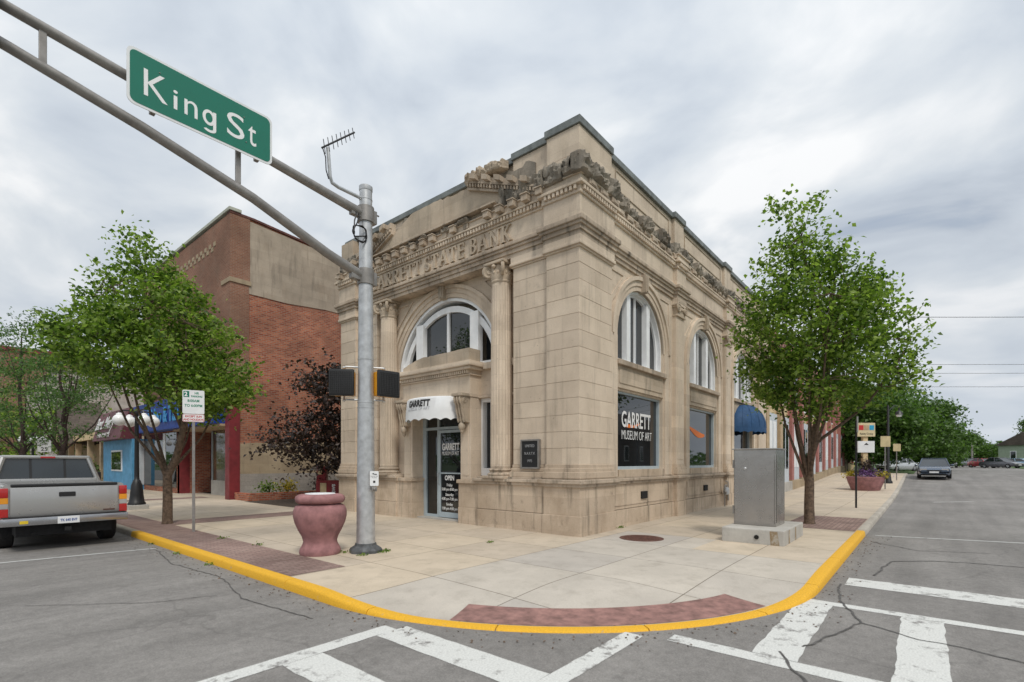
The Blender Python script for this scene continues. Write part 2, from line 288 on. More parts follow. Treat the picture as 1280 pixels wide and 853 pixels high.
# ------------------------------------------------------------------ helpers
SIDE = lambda a, d, z: (a, d, z)                 # facade along x, depth into +y
FRONT = lambda a, d, z: (d, a, z)                # facade along y, depth into +x
class MB:
    def __init__(s, f=None): s.bm = bmesh.new(); s.f = f or SIDE
    def v(s, p): return s.bm.verts.new(s.f(*p))
    def face(s, pts):
        try: return s.bm.faces.new([s.v(p) for p in pts])
        except ValueError: pass
    def box(s, a0, a1, d0, d1, z0, z1, bev=0):
        vs = [s.v((a, d, z)) for z in (z0, z1) for d in (d0, d1) for a in (a0, a1)]
        fs = [s.bm.faces.new([vs[i] for i in q]) for q in ((0, 2, 3, 1), (4, 5, 7, 6), (0, 1, 5, 4), (2, 6, 7, 3), (0, 4, 6, 2), (1, 3, 7, 5))]
        if bev:
            es = list({e for f in fs for e in f.edges})
            bmesh.ops.bevel(s.bm, geom=es, offset=bev, segments=2, affect='EDGES', profile=.6)
        return s
    def prism(s, pts, ax, lo, hi):               # pts in the two other axes, extruded along ax ('a','d','z')
        def q(p, t):
            return (t, p[0], p[1]) if ax == 'a' else (p[0], t, p[1]) if ax == 'd' else (p[0], p[1], t)
        A = [s.v(q(p, lo)) for p in pts]; B = [s.v(q(p, hi)) for p in pts]; n = len(pts)
        s.bm.faces.new(A); s.bm.faces.new(B[::-1])
        for i in range(n): s.bm.faces.new((A[i], A[(i+1) % n], B[(i+1) % n], B[i]))
        return s
    def rings(s, rings, caps=True, close=True):
        vr = [[s.v(p) for p in r] for r in rings]; n = len(vr[0])
        for A, B in zip(vr, vr[1:]):
            for i in range(n if close else n-1): s.bm.faces.new((A[i], A[(i+1) % n], B[(i+1) % n], B[i]))
        if caps:
            s.bm.faces.new(vr[0][::-1]); s.bm.faces.new(vr[-1])
        return s
    def lathe(s, c, prof, seg=24, rf=None, sy=1.0):
        return s.rings([[(c[0]+r*(rf(t, z) if rf else 1)*math.cos(t), c[1]+sy*r*(rf(t, z) if rf else 1)*math.sin(t), c[2]+z) for t in [2*math.pi*k/seg for k in range(seg)]] for r, z in prof])
    def tube(s, pts, rad, seg=8, caps=True):
        pts = [Vector(p) for p in pts]; rs = rad if isinstance(rad, (list, tuple)) else [rad]*len(pts); out = []; ref = None
        for i, p in enumerate(pts):
            t = (pts[min(i+1, len(pts)-1)]-pts[max(i-1, 0)]).normalized()
            if ref is None: ref = t.orthogonal().normalized()
            ref = (ref-t*ref.dot(t)); ref = ref.normalized() if ref.length > 1e-5 else t.orthogonal().normalized()
            b = t.cross(ref)
            out.append([tuple(p+(ref*math.cos(2*math.pi*k/seg)+b*math.sin(2*math.pi*k/seg))*rs[i]) for k in range(seg)])
        return s.rings(out, caps)
    def ell(s, c, r, su=16, sv=10):
        return s.rings([[(c[0]+r[0]*math.cos(u)*math.sin(w), c[1]+r[1]*math.sin(u)*math.sin(w), c[2]-r[2]*math.cos(w)) for u in [2*math.pi*k/su for k in range(su)]] for w in [max(.05, min(math.pi-.05, math.pi*j/sv)) for j in range(sv+1)]])
    def build(s, name, mat, parent=None, smooth=None):
        bmesh.ops.recalc_face_normals(s.bm, faces=s.bm.faces[:])
        me = bpy.data.meshes.new(name); s.bm.to_mesh(me); s.bm.free()
        return link(name, me, mat, parent, smooth)
def link(name, me, mat, parent=None, smooth=None):
    if mat is not None: me.materials.append(mat)
    if smooth is not None:
        me.polygons.foreach_set('use_smooth', [True]*len(me.polygons)); me.set_sharp_from_angle(angle=R(smooth))
    o = bpy.data.objects.new(name, me); COL.objects.link(o)
    if parent is not None: o.parent = parent
    return o
def tag(o, label=None, cat=None, group=None, kind=None):
    if label: o['label'] = label
    if cat: o['category'] = cat
    if group: o['group'] = group
    if kind: o['kind'] = kind
    return o
def thing(name, label, cat, loc=(0, 0, 0), rz=0, group=None):
    o = bpy.data.objects.new(name, None); COL.objects.link(o); o.empty_display_size = .2
    o.location = loc; o.rotation_euler = (0, 0, rz); return tag(o, label, cat, group)
def copy_tree(o, parent=None):
    c = o.copy(); COL.objects.link(c)
    if parent: c.parent = parent
    for ch in o.children: copy_tree(ch, c)
    return c
def text(name, body, size, origin, right, up, mat, parent=None, ext=.004, bold=0, sx=1.0, align='LEFT', fn=None, space=1.0, shear=0):
    cu = bpy.data.curves.new('t', 'FONT'); cu.body = body; cu.size = size; cu.extrude = ext; cu.offset = bold; cu.align_x = align; cu.space_character = space; cu.shear = shear
    cu.resolution_u = 4
    ob = bpy.data.objects.new('t', cu); COL.objects.link(ob); dg = bpy.context.evaluated_depsgraph_get(); dg.update()
    me = bpy.data.meshes.new_from_object(ob.evaluated_get(dg), depsgraph=dg); bpy.data.objects.remove(ob)
    me.materials.clear(); right = Vector(right); up = Vector(up); nrm = right.cross(up); o = Vector(origin)
    for v in me.vertices:
        a, b, c = v.co.x*sx, v.co.y, v.co.z+ext
        v.co = fn(a, b, c) if fn else o+right*a+up*b+nrm*c
    return link(name, me, mat, parent)
def sstep(a, b, x):
    t = max(0, min(1, (x-a)/(b-a))); return t*t*(3-2*t)
def Hg(x): return .80*sstep(18, 46, x)+.25*sstep(46, 110, x)        # the cross street climbs gently away from the corner
def fbm(p, o=4): return mnoise.fractal(Vector(p), 1.0, 2.0, o)

# ------------------------------------------------------------------ ground, road, pavement
def sheet(name, xs, ys, zf, mat, kind='structure'):
    bm = bmesh.new(); vv = [[bm.verts.new((x, y, zf(x, y))) for x in xs] for y in ys]
    for j in range(len(ys)-1):
        for i in range(len(xs)-1): bm.faces.new((vv[j][i], vv[j][i+1], vv[j+1][i+1], vv[j+1][i]))
    me = bpy.data.meshes.new(name); bm.to_mesh(me); bm.free()
    return tag(link(name, me, mat), kind=kind)
far_x = [20, 24, 28, 32, 36, 40, 44, 48, 52, 58, 65, 72, 80, 90, 100, 110]
sheet('ground', [-900, -60, 0]+far_x+[200, 500, 1500], [-1200, -100, -15.5, 0, 60, 200, 1200], lambda x, y: Hg(x)-.17, M['grass'])
sheet('lawn', [45, 52, 58, 66, 80, 100, 140, 400], [-12, -9, -7.4, -5.6, -4.7, 0, 30], lambda x, y: (Hg(x)-.04) if y > -4.8-.055*max(0, x-50) else Hg(x)-.2, M['grass'])
sheet('road', [-60, -20, -6, 0, 10]+far_x+[160, 240, 400], [-15.5, -10, -5, 0, 30, 130], lambda x, y: Hg(x)-.12, M['asphalt'])
KC = (-1.55, -.2); KR = 4.6
def drop_l(y): return 1-sstep(-1.7, .3, y)
def drop_r(x): return 1-sstep(-3.4, -.4, x)
def walk_z(x, y):
    if x <= KC[0] and y <= KC[1]:
        dx, dy = x-KC[0], y-KC[1]; r = math.hypot(dx, dy); d = KR-.15-r
        if r < 1e-6: return 0
        k = drop_l(KC[1]+KR*dy/r)*drop_r(KC[0]+KR*dx/r)
        return -.105*k*(1-sstep(0, 1.7, d))
    if x <= KC[0]: return -.105*drop_l(y)*(1-sstep(0, 1.7, x+6.0))
    if y <= KC[1]: return Hg(x)-.105*drop_r(x)*(1-sstep(0, 1.7, y+4.65))
    return Hg(x)
bm = bmesh.new()
def gridpatch(xs, ys):
    vv = [[bm.verts.new((x, y, walk_z(x, y))) for x in xs] for y in ys]
    for j in range(len(ys)-1):
        for i in range(len(xs)-1): bm.faces.new((vv[j][i], vv[j][i+1], vv[j+1][i+1], vv[j+1][i]))
rr = [0, 1.2, 2.2]+[2.75+.17*k for k in range(11)]; aa = [math.pi+math.pi/2*k/40 for k in range(41)]
vv = [[bm.verts.new((KC[0]+r*math.cos(a), KC[1]+r*math.sin(a), walk_z(KC[0]+r*math.cos(a)-1e-6, KC[1]+r*math.sin(a)-1e-6))) for a in aa] for r in rr[1:]]
for j in range(len(vv)-1):
    for i in range(40): bm.faces.new((vv[j][i], vv[j][i+1], vv[j+1][i+1], vv[j+1][i]))
c0 = bm.verts.new((KC[0], KC[1], 0))
for i in range(40): bm.faces.new((c0, vv[0][i], vv[0][i+1]))
gridpatch([-6+.17*k for k in range(11)]+[-4, KC[0]], [KC[1]+.15*k for k in range(8)]+[1.5, 5, 12, 25, 60])
gridpatch([KC[0]+.2*k for k in range(10)]+[1, 4, 10, 17]+far_x[:6]+[42.5], [-4.65+.17*k for k in range(11)]+[-2.4, KC[1]])
gridpatch([KC[0], .6, 17]+far_x[:6]+[42.5], [KC[1], .3, 9, 17.7])
gridpatch([KC[0], .6], [17.7, 60])
gridpatch([17]+far_x[:6]+[42.5], [17.7, 20])
me = bpy.data.meshes.new('sidewalk'); bm.to_mesh(me); bm.free(); tag(link('sidewalk', me, M['walk'], smooth=40), kind='structure')
# kerb: one path, cut where the yellow paint starts and ends
path = [(-6.15, 60, -1, 0), (-6.15, 30, -1, 0), (-6.15, 8.7, -1, 0)]+[(-6.15, 8.7-.25*k, -1, 0) for k in range(1, 36)]+[(-6.15, KC[1], -1, 0)]
path += [(KC[0]+KR*math.cos(a), KC[1]+KR*math.sin(a), math.cos(a), math.sin(a)) for a in aa[1:-1]]
path += [(KC[0]+.25*k, -4.8, 0, -1) for k in range(27)]+[(5.2, -4.8, 0, -1), (12, -4.8, 0, -1)]+[(x, -4.8, 0, -1) for x in far_x[:6]]+[(42.6, -4.8, 0, -1)]
def kerb_mesh(name, pts, mat):
    m = MB(); rg = []
    for x, y, nx, ny in pts:
        z = walk_z(x-nx*.1505, y-ny*.1505)+.004; b = Hg(x)-.14; ze = max(z, b+.024); w = .15
        q = lambda o, zz: (x+nx*o, y+ny*o, zz)
        n = 1+.003*fbm((x*1.3, y*1.3, 0))
        rg.append([q(-w, b), q(-w, ze), q(-.022, ze+.002), q(-.004, ze-.01), q(.012, ze-.03 if ze-.03 > b else b+.002), q(.02*n, b)])
    out = []
    for i, r_ in enumerate(rg):
        out.append(r_)
        if i % 9 == 4 and name == 'yellow_kerb' and i < len(rg)-1:      # open joints between kerb stones
            nx_ = rg[i+1]; f = min(.4, .014/max(.01, math.dist(r_[1], nx_[1])))
            mv = lambda t, dz: [tuple(np.array(a)*(1-t)+np.array(b)*t+np.array((0, 0, dz))) for a, b in zip(r_, nx_)]
            out += [mv(f*.2, -.03), mv(f*.8, -.03), mv(f, 0)]
    m.rings(out); return tag(m.build(name, mat, smooth=35), kind='structure')
kerb_mesh('kerb', path[:3], M['kerbc']); i5 = [i for i, p in enumerate(path) if p[0] == 5.2][0]
kerb_mesh('yellow_kerb', path[2:i5+1], M['yellow']); kerb_mesh('kerb', path[i5:], M['kerbc'])
# corner ramp, paver bands
bm = bmesh.new(); v0 = []
for k in range(33):
    a = R(202)+(R(253)-R(202))*k/32; row = []
    for j in range(8):
        r = 3.88+(4.43-3.88)*j/7; x, y = KC[0]+r*math.cos(a), KC[1]+r*math.sin(a); row.append(bm.verts.new((x, y, walk_z(x, y)+.005)))
    v0.append(row)
for A, B in zip(v0, v0[1:]):
    for j in range(7): bm.faces.new((A[j], B[j], B[j+1], A[j+1]))
me = bpy.data.meshes.new('ramp_surface'); bm.to_mesh(me); bm.free(); tag(link('ramp_surface', me, M['ramp'], smooth=40), kind='structure')
m = MB()
for x0, x1, y0, y1 in ((-5.99, -5.1, 1.15, 30), (-5.095, -.6, 9.3, 10.5), (4.9, 8.4, -4.64, -3.0), (-5.095, -.6, 20, 21)):
    m.face([(x0, y0, .004), (x1, y0, .004), (x1, y1, .004), (x0, y1, .004)])
tag(m.build('paver_band', M['paver']), kind='structure')
# painted markings: ragged-edged strips
def strip(m, x0, x1, y0, y1, z=-.116, rag=.012):
    n = max(2, int(max(x1-x0, y1-y0)/.12)); lx = x1-x0 > y1-y0; A, B = [], []
    for i in range(n+1):
        t = i/n; j1 = rag*fbm((x0*7+i*.9, y0*5, 1)); j2 = rag*fbm((x1*7+i*.9, y1*5, 5))
        if lx: x = x0+(x1-x0)*t; A.append((x, y0+j1, z+Hg(x))); B.append((x, y1+j2, z+Hg(x)))
        else: y = y0+(y1-y0)*t; A.append((x0+j1, y, z)); B.append((x1+j2, y, z))
    va = [m.v(p) for p in A]; vb = [m.v(p) for p in B]
    for i in range(n): m.bm.faces.new((va[i], va[i+1], vb[i+1], vb[i]))
m = MB()
strip(m, -17, -6.2, -1.62, -1.42); strip(m, -17, -4.72, -3.72, -3.52)
for x in (-6.45, -7.42, -8.4, -9.4, -10.4): strip(m, x, x+.38, -3.515, -1.625)
strip(m, -4.68, -4.47, -14.5, -3.95); strip(m, -2.22, -2.04, -14.5, -4.72)
for y in (-5.05, -6.09, -7.12, -8.15, -9.2): strip(m, -4.465, -2.225, y, y+.37, rag=.02)
strip(m, -.86, -.30, -8.4, -5.03, rag=.025)
tag(m.build('crosswalk_marking', M['marking']), kind='structure')
m = MB()
for a, b, w in (((5.43, -5.0), (6.25, -8.2), .11), ((15.33, -5.0), (17.9, -7.8), .12), ((19.4, -6.1), (21.2, -8.0), .14), ((-8.9, 6.65), (-6.3, 6.27), .1), ((30, -5.2), (31, -7.8), .12)):
    d = Vector((b[0]-a[0], b[1]-a[1], 0)).normalized(); n = Vector((-d.y, d.x, 0))*w/2
    m.face([tuple(Vector((*p, -.116+Hg(p[0])))+s*n) for p, s in ((a, -1), (b, -1), (b, 1), (a, 1))])
tag(m.build('parking_line', M['marking_thin']), kind='structure')
m = MB()
def crack(pts, w=.022):
    P_ = []; 
    for a, b in zip(pts, pts[1:]):
        n = max(2, int(math.dist(a, b)/.06))
        for i in range(n): P_.append((a[0]+(b[0]-a[0])*i/n, a[1]+(b[1]-a[1])*i/n))
    P_.append(pts[-1]); L_, R_ = [], []
    for i, p in enumerate(P_):
        q = P_[min(i+1, len(P_)-1)]; o = P_[max(i-1, 0)]; d = Vector((q[0]-o[0], q[1]-o[1], 0)).normalized(); n = Vector((-d.y, d.x, 0))
        wob = .035*fbm((p[0]*4, p[1]*4, 2)); ww = w*(.6+.6*abs(fbm((p[0]*9, p[1]*9, 8)))); c = Vector((p[0], p[1], -.1125))+n*wob
        L_.append(m.v(c+n*ww/2)); R_.append(m.v(c-n*ww/2))
    for i in range(len(L_)-1): m.bm.faces.new((L_[i], L_[i+1], R_[i+1], R_[i]))
for pts, w in (([(-4.29, -4.88), (-4.59, -5.03), (-4.88, -5.2), (-5.5, -5.3)], .035), ([(-4.02, -5.02), (-3.44, -5.21), (-2.8, -5.39)], .03), ([(-2.8, -5.39), (-2.26, -5.21), (-1.9, -5.08), (-1.23, -5.0), (-.84, -4.98)], .03),
               ([(-2.8, -5.39), (-2.92, -5.61), (-3.05, -5.88), (-3.08, -6.25), (-3.22, -6.6), (-3.3, -8)], .028), ([(.11, -5.3), (1.7, -5.47)], .04), ([(1.7, -5.47), (2.23, -6.05), (2.43, -6.68), (2.49, -7.6)], .04),
               ([(4.2, -5.0), (3.4, -5.8), (3.9, -6.9)], .03), ([(-6.35, 6.0), (-6.6, 4.2), (-6.45, 2.4), (-6.75, .9), (-6.6, -.6)], .02), ([(-8.6, 2.6), (-7.6, 1.6), (-6.9, 1.3)], .016)):
    crack(pts, w)
tag(m.build('road_crack', M['tar']), kind='structure')

# ------------------------------------------------------------------ the bank
WID = 9.7; CY = 4.85; YR = 2.47; YL = 7.23; END = 16.9
bank = thing('bank_building', 'tan limestone bank with arched windows and broken cornice on the corner', 'bank')
PIL = [(5.62, 6.26), (10.6, 11.24), (15.55, 16.9)]; BAY = [3.42, 8.42, 13.4]
# masses as plan rectangles (x0,x1,y0,y1); bands are wrapped round them with an outset
mA = (0, 1.5, 0, .9); mB = (.09, .7, .9, 1.98); mD = (.09, .7, 7.72, 8.8); mE = (0, .7, 8.8, WID)
mC = (.09, .7, 1.98, 7.72); mS = (1.5, END, .12, .7); mP = [(a, b, 0, .6) for a, b in PIL]
mBp = (.03, .7, .9, 3.08); mDp = (.03, .7, 6.62, 8.8)
def band(m, masses, o, z0, z1, bev=0, k0=0):
    for k, (x0, x1, y0, y1) in enumerate(masses):
        e = (k+k0)*.0013
        m.box(x0-o-e*.3, x1+o+e*.3, y0-o-e*.3, y1+o+e*.3, z0-e, z1+e, bev)
LOW = [mS, mBp, mDp]+mP+[mE, mA]
m = MB(); band(m, LOW, .075, -.05, .44, .012); band(m, LOW, .05, .452, 1.1, .01)
m.build('plinth', M['stone_base'], bank)
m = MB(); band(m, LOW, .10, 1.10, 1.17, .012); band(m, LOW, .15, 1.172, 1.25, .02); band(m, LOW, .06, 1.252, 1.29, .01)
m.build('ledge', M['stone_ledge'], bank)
UP = [mB, mD]+mP+[mE, mA]
for k, q in enumerate(UP):
    m = MB(); band(m, [q], .075, 1.29, 1.43, .02, k); band(m, [q], .045, 1.432, 1.52, .018, k); band(m, [q], .02, 1.522, 1.60, .012, k)
    m.build('base_moulding', M['stone_base'], bank)
zc_ = [1.60+.379*k for k in range(13)]+[6.49]                # ashlar courses with open joints
for k, (x0, x1, y0, y1) in enumerate([mB, mD, mE, mA]):
    m = MB(); m.box(x0+.012, x1-.012, y0+.012, y1-.012, 1.6, 6.49)
    for a, b in zip(zc_, zc_[1:]):
        j = rnd.uniform(-.002, .002)
        m.box(x0+j, x1, y0+j, y1, a+.004, b-.004, .005)
    m.build('pier', M['stone'], bank)
# side pilasters with scrolled caps
for a0, a1 in PIL:
    m = MB(); m.box(a0, a1, .0, .3, 1.6, 6.22, .012)
    if a1-a0 < 1: m.box(a0+.09, a1-.09, -.012, .05, 1.75, 6.1, .006)
    p = m.build('pilaster', M['stone'], bank)
    m = MB(); m.box(a0-.03, a1+.03, -.05, .3, 6.2, 6.26, .01); m.box(a0-.05, a1+.05, -.07, .3, 6.60, 6.75, .015); m.box(a0+.01, a1-.01, -.04, .3, 6.26, 6.6)
    for s in (-1, 1):
        cx = (a0+a1)/2+s*(a1-a0)*.42; pts = []
        for i in range(40):
            t = i/39*4.6*math.pi; r = .155*(1-i/46); pts.append((cx+s*r*math.sin(t), -.07, 6.47+r*math.cos(t)))
        m.tube(pts, [.028*(1-i/80) for i in range(40)], 6); m.ell((cx, -.06, 6.47), (.045, .05, .045), 8, 6)
    for i in range(5):
        x = a0+.12+(a1-a0-.24)*i/4; m.ell((x, -.06, 6.44), (.035, .035, .06), 8, 6)
    m.build('capital', M['stone_grey'], p, smooth=40)
# entablature
ENT = [mC, mB, mD, mS]+mP+[mE, mA]
for k, q in enumerate(UP):
    m = MB(); band(m, [q], .035, 6.49, 6.53, .01, k); band(m, [q], .075, 6.532, 6.60, .02, k); band(m, [q], .05, 6.602, 6.75, .004, k)
    m.build('pier_cap', M['stone'], bank)
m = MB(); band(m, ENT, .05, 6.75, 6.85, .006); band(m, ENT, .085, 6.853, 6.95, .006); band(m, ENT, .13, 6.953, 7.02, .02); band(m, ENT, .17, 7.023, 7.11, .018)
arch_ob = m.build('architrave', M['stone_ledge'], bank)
m = MB(); band(m, ENT, .045, 7.11, 7.66, .004)
frieze = m.build('frieze', M['stone'], bank)
m = MB(); band(m, ENT, .085, 7.66, 7.71, .015); band(m, ENT, .075, 7.71, 7.83); band(m, ENT, .16, 7.83, 7.88, .015); band(m, ENT, .11, 7.88, 8.04, .006); band(m, ENT, .15, 8.04, 8.07, .012)
def dent(m, mass, s0, s1, along):
    n = int((s1-s0)/.105)
    for i in range(n):
        c = s0+(s1-s0)*(i+.5)/n
        if along == 'y': m.box(mass[0]-.145, mass[0]-.06, c-.032, c+.032, 7.722, 7.815)
        else: m.box(c-.032, c+.032, mass[2]-.145, mass[2]-.06, 7.722, 7.815)
dent(m, mA, -.03, .9, 'y'); dent(m, mB, 1.05, 8.7, 'y'); dent(m, mE, 8.85, WID, 'y')
dent(m, mA, -.03, 1.5, 'x'); dent(m, mS, 1.65, 5.5, 'x'); dent(m, mP[0], 5.6, 6.28, 'x'); dent(m, mS, 6.4, 10.5, 'x'); dent(m, mP[1], 10.55, 11.28, 'x'); dent(m, mS, 11.4, 15.4, 'x'); dent(m, mP[2], 15.5, 16.9, 'x')
m.build('dentil_course', M['stone'], bank)
# modillion blocks under the (mostly lost) cornice
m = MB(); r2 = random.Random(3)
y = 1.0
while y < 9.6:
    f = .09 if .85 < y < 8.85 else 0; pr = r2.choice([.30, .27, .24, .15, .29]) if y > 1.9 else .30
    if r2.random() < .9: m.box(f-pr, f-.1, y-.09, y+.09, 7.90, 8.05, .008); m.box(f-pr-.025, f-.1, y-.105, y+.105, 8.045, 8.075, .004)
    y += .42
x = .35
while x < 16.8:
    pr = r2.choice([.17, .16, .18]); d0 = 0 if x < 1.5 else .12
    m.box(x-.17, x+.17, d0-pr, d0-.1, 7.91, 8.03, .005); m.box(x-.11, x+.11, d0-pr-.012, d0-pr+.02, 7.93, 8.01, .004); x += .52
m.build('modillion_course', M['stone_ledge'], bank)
# the broken cornice: ragged rock left where the projecting course was hacked off
def rock(m, fn, s0, s1, z0, z1, p, seed, rough=1.0):
    """one fractured lump between s0..s1 along the wall, projecting p"""
    n, K = max(5, int((s1-s0)/.04)), 15; rg = []; rq = random.Random(seed); lean = rq.uniform(-.12, .12); e = 5.5
    for i in range(n+1):
        u = i/n; env = (1-abs(2*u-1)**12)**.5*.9+.10; row = []
        for k in range(K):
            a = math.pi*k/(K-1); ca, sa = math.cos(a), math.sin(a); q = (abs(ca)**e+abs(sa)**e)**(-1/e)
            d = p*sa*q*env; z = (z0+z1)/2-(z1-z0)/2*ca*q*(.75+.25*env)+lean*d
            s_ = s0+(s1-s0)*u; w = sa**.5 if sa > 0 else 0
            r1 = mnoise.noise(Vector((s_*3.3+seed, z*4.1, d*4)))*.06-abs(mnoise.noise(Vector((s_*7, z*8+seed, d*8))))*.085+mnoise.noise(Vector((s_*16, z*16, seed)))*.03
            row.append(fn(s_, d+r1*w*rough, z+r1*rough*(.7 if ca < 0 else .2)*w))
        rg.append(row)
    m.rings(rg)
def rubble(m, fn, s0, s1, zlo, zhi, proj, seed, lmin=.3, lmax=.75, vary=.35):
    rq = random.Random(seed); s_ = s0; k = 0
    while s_ < s1-.12:
        l = min(rq.uniform(lmin, lmax), s1-s_); v = 1-vary*rq.random()
        rock(m, fn, s_-.02, s_+l+.02, zlo-.01*(k % 3), zlo+(zhi-zlo)*v, proj*(1-vary*rq.random()), seed*17+k, 1.55); s_ += l; k += 1
m = MB()
FX = lambda x: (lambda s, d, z: (x-d, s, z)); SY = lambda y: (lambda s, d, z: (s, y-d, z))
rubble(m, FX(.06), -.2, 1.0, 8.04, 8.52, .34, 1, .5, .7, .12); rubble(m, FX(.12), 1.0, 2.3, 8.08, 8.62, .28, 2, .4, .7, .2)
rubble(m, SY(.06), -.26, 1.6, 8.04, 8.52, .36, 3, .5, .8, .15); rubble(m, SY(.14), 1.6, 16.9, 8.03, 8.46, .33, 4, .25, .7, .5)
rubble(m, FX(.1), 2.3, 9.75, 8.07, 8.22, .26, 5, .2, .5, .5)
rubble(m, FX(.1), 8.1, 9.72, 8.2, 8.7, .2, 7)
m.build('broken_cornice', M['stone_dark'], bank, smooth=18)
m = MB(); rubble(m, FX(.08), 2.15, 3.5, 9.02, 9.30, .30, 6, .6, .75, .1); m.build('broken_block', M['stone_grey'], bank, smooth=18)
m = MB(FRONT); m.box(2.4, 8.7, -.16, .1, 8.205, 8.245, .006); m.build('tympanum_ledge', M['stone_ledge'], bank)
# pediment: smooth tympanum slabs with torn upper edge and two stumps of raking cornice
m = MB(); top = []
def rake(y): return 8.02+.40*(min(y-.9, 8.8-y))
ys = [1.2+.1*k for k in range(74)]
for y in ys:
    z = rake(y)-.10
    if 3.3 < y < 4.6: z = min(z, 9.03+.03*math.sin(y*9))
    elif 4.6 <= y < 6.1: z = min(z, 9.10)
    if 6.1 <= y < 7.0: z = min(z, 9.14-.34*(y-6.1)) if y < 6.6 else z
    top.append((y, z+.02*fbm((y*5, 0, 0))))
pts = [(1.2, 8.0)]+[p for p in top if p[1] > 8.05]+[(8.5, 8.0)]
m.f = FRONT; m.prism(pts, 'd', .02, .4); m.build('tympanum', M['stone_grey'], bank)
m = MB(FRONT); m.prism([(1.3, 8.3), (1.3, 8.9)]+[(y, min(9.3, 8.95+.25*fbm((y*1.7, 3, 1))+.12*fbm((y*8, 1, 1)))) for y in [1.5+.1*k for k in range(70)]]+[(8.6, 8.9), (8.6, 8.3)], 'd', .1, .42)
m.build('torn_masonry', M['stone_dark'], bank)
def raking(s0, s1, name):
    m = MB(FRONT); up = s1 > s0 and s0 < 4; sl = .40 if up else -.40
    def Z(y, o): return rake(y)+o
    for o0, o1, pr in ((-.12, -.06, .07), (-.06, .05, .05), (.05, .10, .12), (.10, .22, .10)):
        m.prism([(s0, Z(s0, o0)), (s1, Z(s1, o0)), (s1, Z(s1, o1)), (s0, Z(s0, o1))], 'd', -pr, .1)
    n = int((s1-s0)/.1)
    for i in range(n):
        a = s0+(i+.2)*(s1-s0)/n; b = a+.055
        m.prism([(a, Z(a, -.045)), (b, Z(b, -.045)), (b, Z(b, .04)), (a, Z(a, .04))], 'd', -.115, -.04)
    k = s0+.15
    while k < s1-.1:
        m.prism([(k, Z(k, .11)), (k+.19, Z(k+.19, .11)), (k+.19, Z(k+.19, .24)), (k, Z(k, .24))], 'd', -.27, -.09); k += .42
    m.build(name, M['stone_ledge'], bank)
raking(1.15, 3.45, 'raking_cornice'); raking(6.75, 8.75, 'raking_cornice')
# parapet with metal coping
m = MB(); m.box(.26, 1.0, 1.9, WID, 8.0, 9.22); m.box(.13, 1.3, .12, 2.02, 8.1, 9.22, .006); m.box(.0, 1.5, 0, .9, 8.1, 8.60, .006); m.box(.004, 1.496, .004, .896, 8.606, 9.222, .006)
m.box(1.4, END, .13, .8, 8.1, 9.21)
for a0, a1 in PIL: m.box(a0-.05, a1+.04, .03, .8, 8.1, 9.222, .006)
m.build('parapet', M['stone'], bank)
for a0, a1 in ((1.9, 5.3), (6.6, 10.3), (11.5, 15.2)):
    m = MB(); m.box(a0, a1, .105, .14, 8.62, 8.645); m.box(a0, a0+.025, .105, .14, 8.645, 9.08); m.box(a1-.025, a1, .105, .14, 8.645, 9.08); m.box(a0, a1, .105, .14, 9.08, 9.1)
    m.build('parapet_panel', M['stone_grey'], bank)
m = MB(); m.box(.18, 1.1, 1.95, WID+.05, 9.222, 9.38, .012); m.box(.08, 1.35, .08, 2.06, 9.225, 9.39, .012); m.box(-.04, 1.54, -.04, .94, 9.228, 9.40, .012)
m.box(1.4, END, .05, .9, 9.215, 9.375, .012)
for a0, a1 in PIL: m.box(a0-.12, a1+.11, -.03, .9, 9.225, 9.395, .012)
m.build('coping', M['coping'], bank)
m = MB(); m.box(1.0, END-.02, .5, WID-.02, 0, 8.1); m.box(.02, .6, 9.0, WID-.01, 0, 9.2); m.box(.6, END-.02, WID-.35, WID-.005, 8, 9.1)
m.build('wall_core', M['stone_grey'], bank)

# arched openings --------------------------------------------------
def arch_pts(c, r, s, n=28): return [(c+r*math.cos(math.pi*k/n), s+r*math.sin(math.pi*k/n)) for k in range(n+1)]
def arch_wall(m, a0, a1, z0, z1, c, r, s, dF, dB):
    """wall a0..a1 x z0..z1 at depth dF with an arched opening down to z0"""
    m.face([(a0, dF, z0), (c-r, dF, z0), (c-r, dF, s), (a0, dF, s)]); m.face([(c+r, dF, z0), (a1, dF, z0), (a1, dF, s), (c+r, dF, s)])
    P_ = arch_pts(c, r, s); m.face([(a0, dF, s), (c-r, dF, s), (c-r, dF, z1), (a0, dF, z1)]); m.face([(c+r, dF, s), (a1, dF, s), (a1, dF, z1), (c+r, dF, z1)])
    for p, q in zip(P_, P_[1:]): m.face([(p[0], dF, p[1]), (q[0], dF, q[1]), (q[0], dF, z1), (p[0], dF, z1)])
    Q = [(c+r, z0)]+P_+[(c-r, z0)]
    for p, q in zip(Q, Q[1:]): m.face([(p[0], dF, p[1]), (q[0], dF, q[1]), (q[0], dB, q[1]), (p[0], dB, p[1])])
def ring(m, c, s, r0, r1, d0, d1, z0=None, n=28):
    A = arch_pts(c, r0, s, n); B = arch_pts(c, r1, s, n)
    if z0 is not None: A = [(c+r0, z0)]+A+[(c-r0, z0)]; B = [(c+r1, z0)]+B+[(c-r1, z0)]
    m.rings([[(a[0], d0, a[1]), (b[0], d0, b[1]), (b[0], d1, b[1]), (a[0], d1, a[1])] for a, b in zip(A, B)])
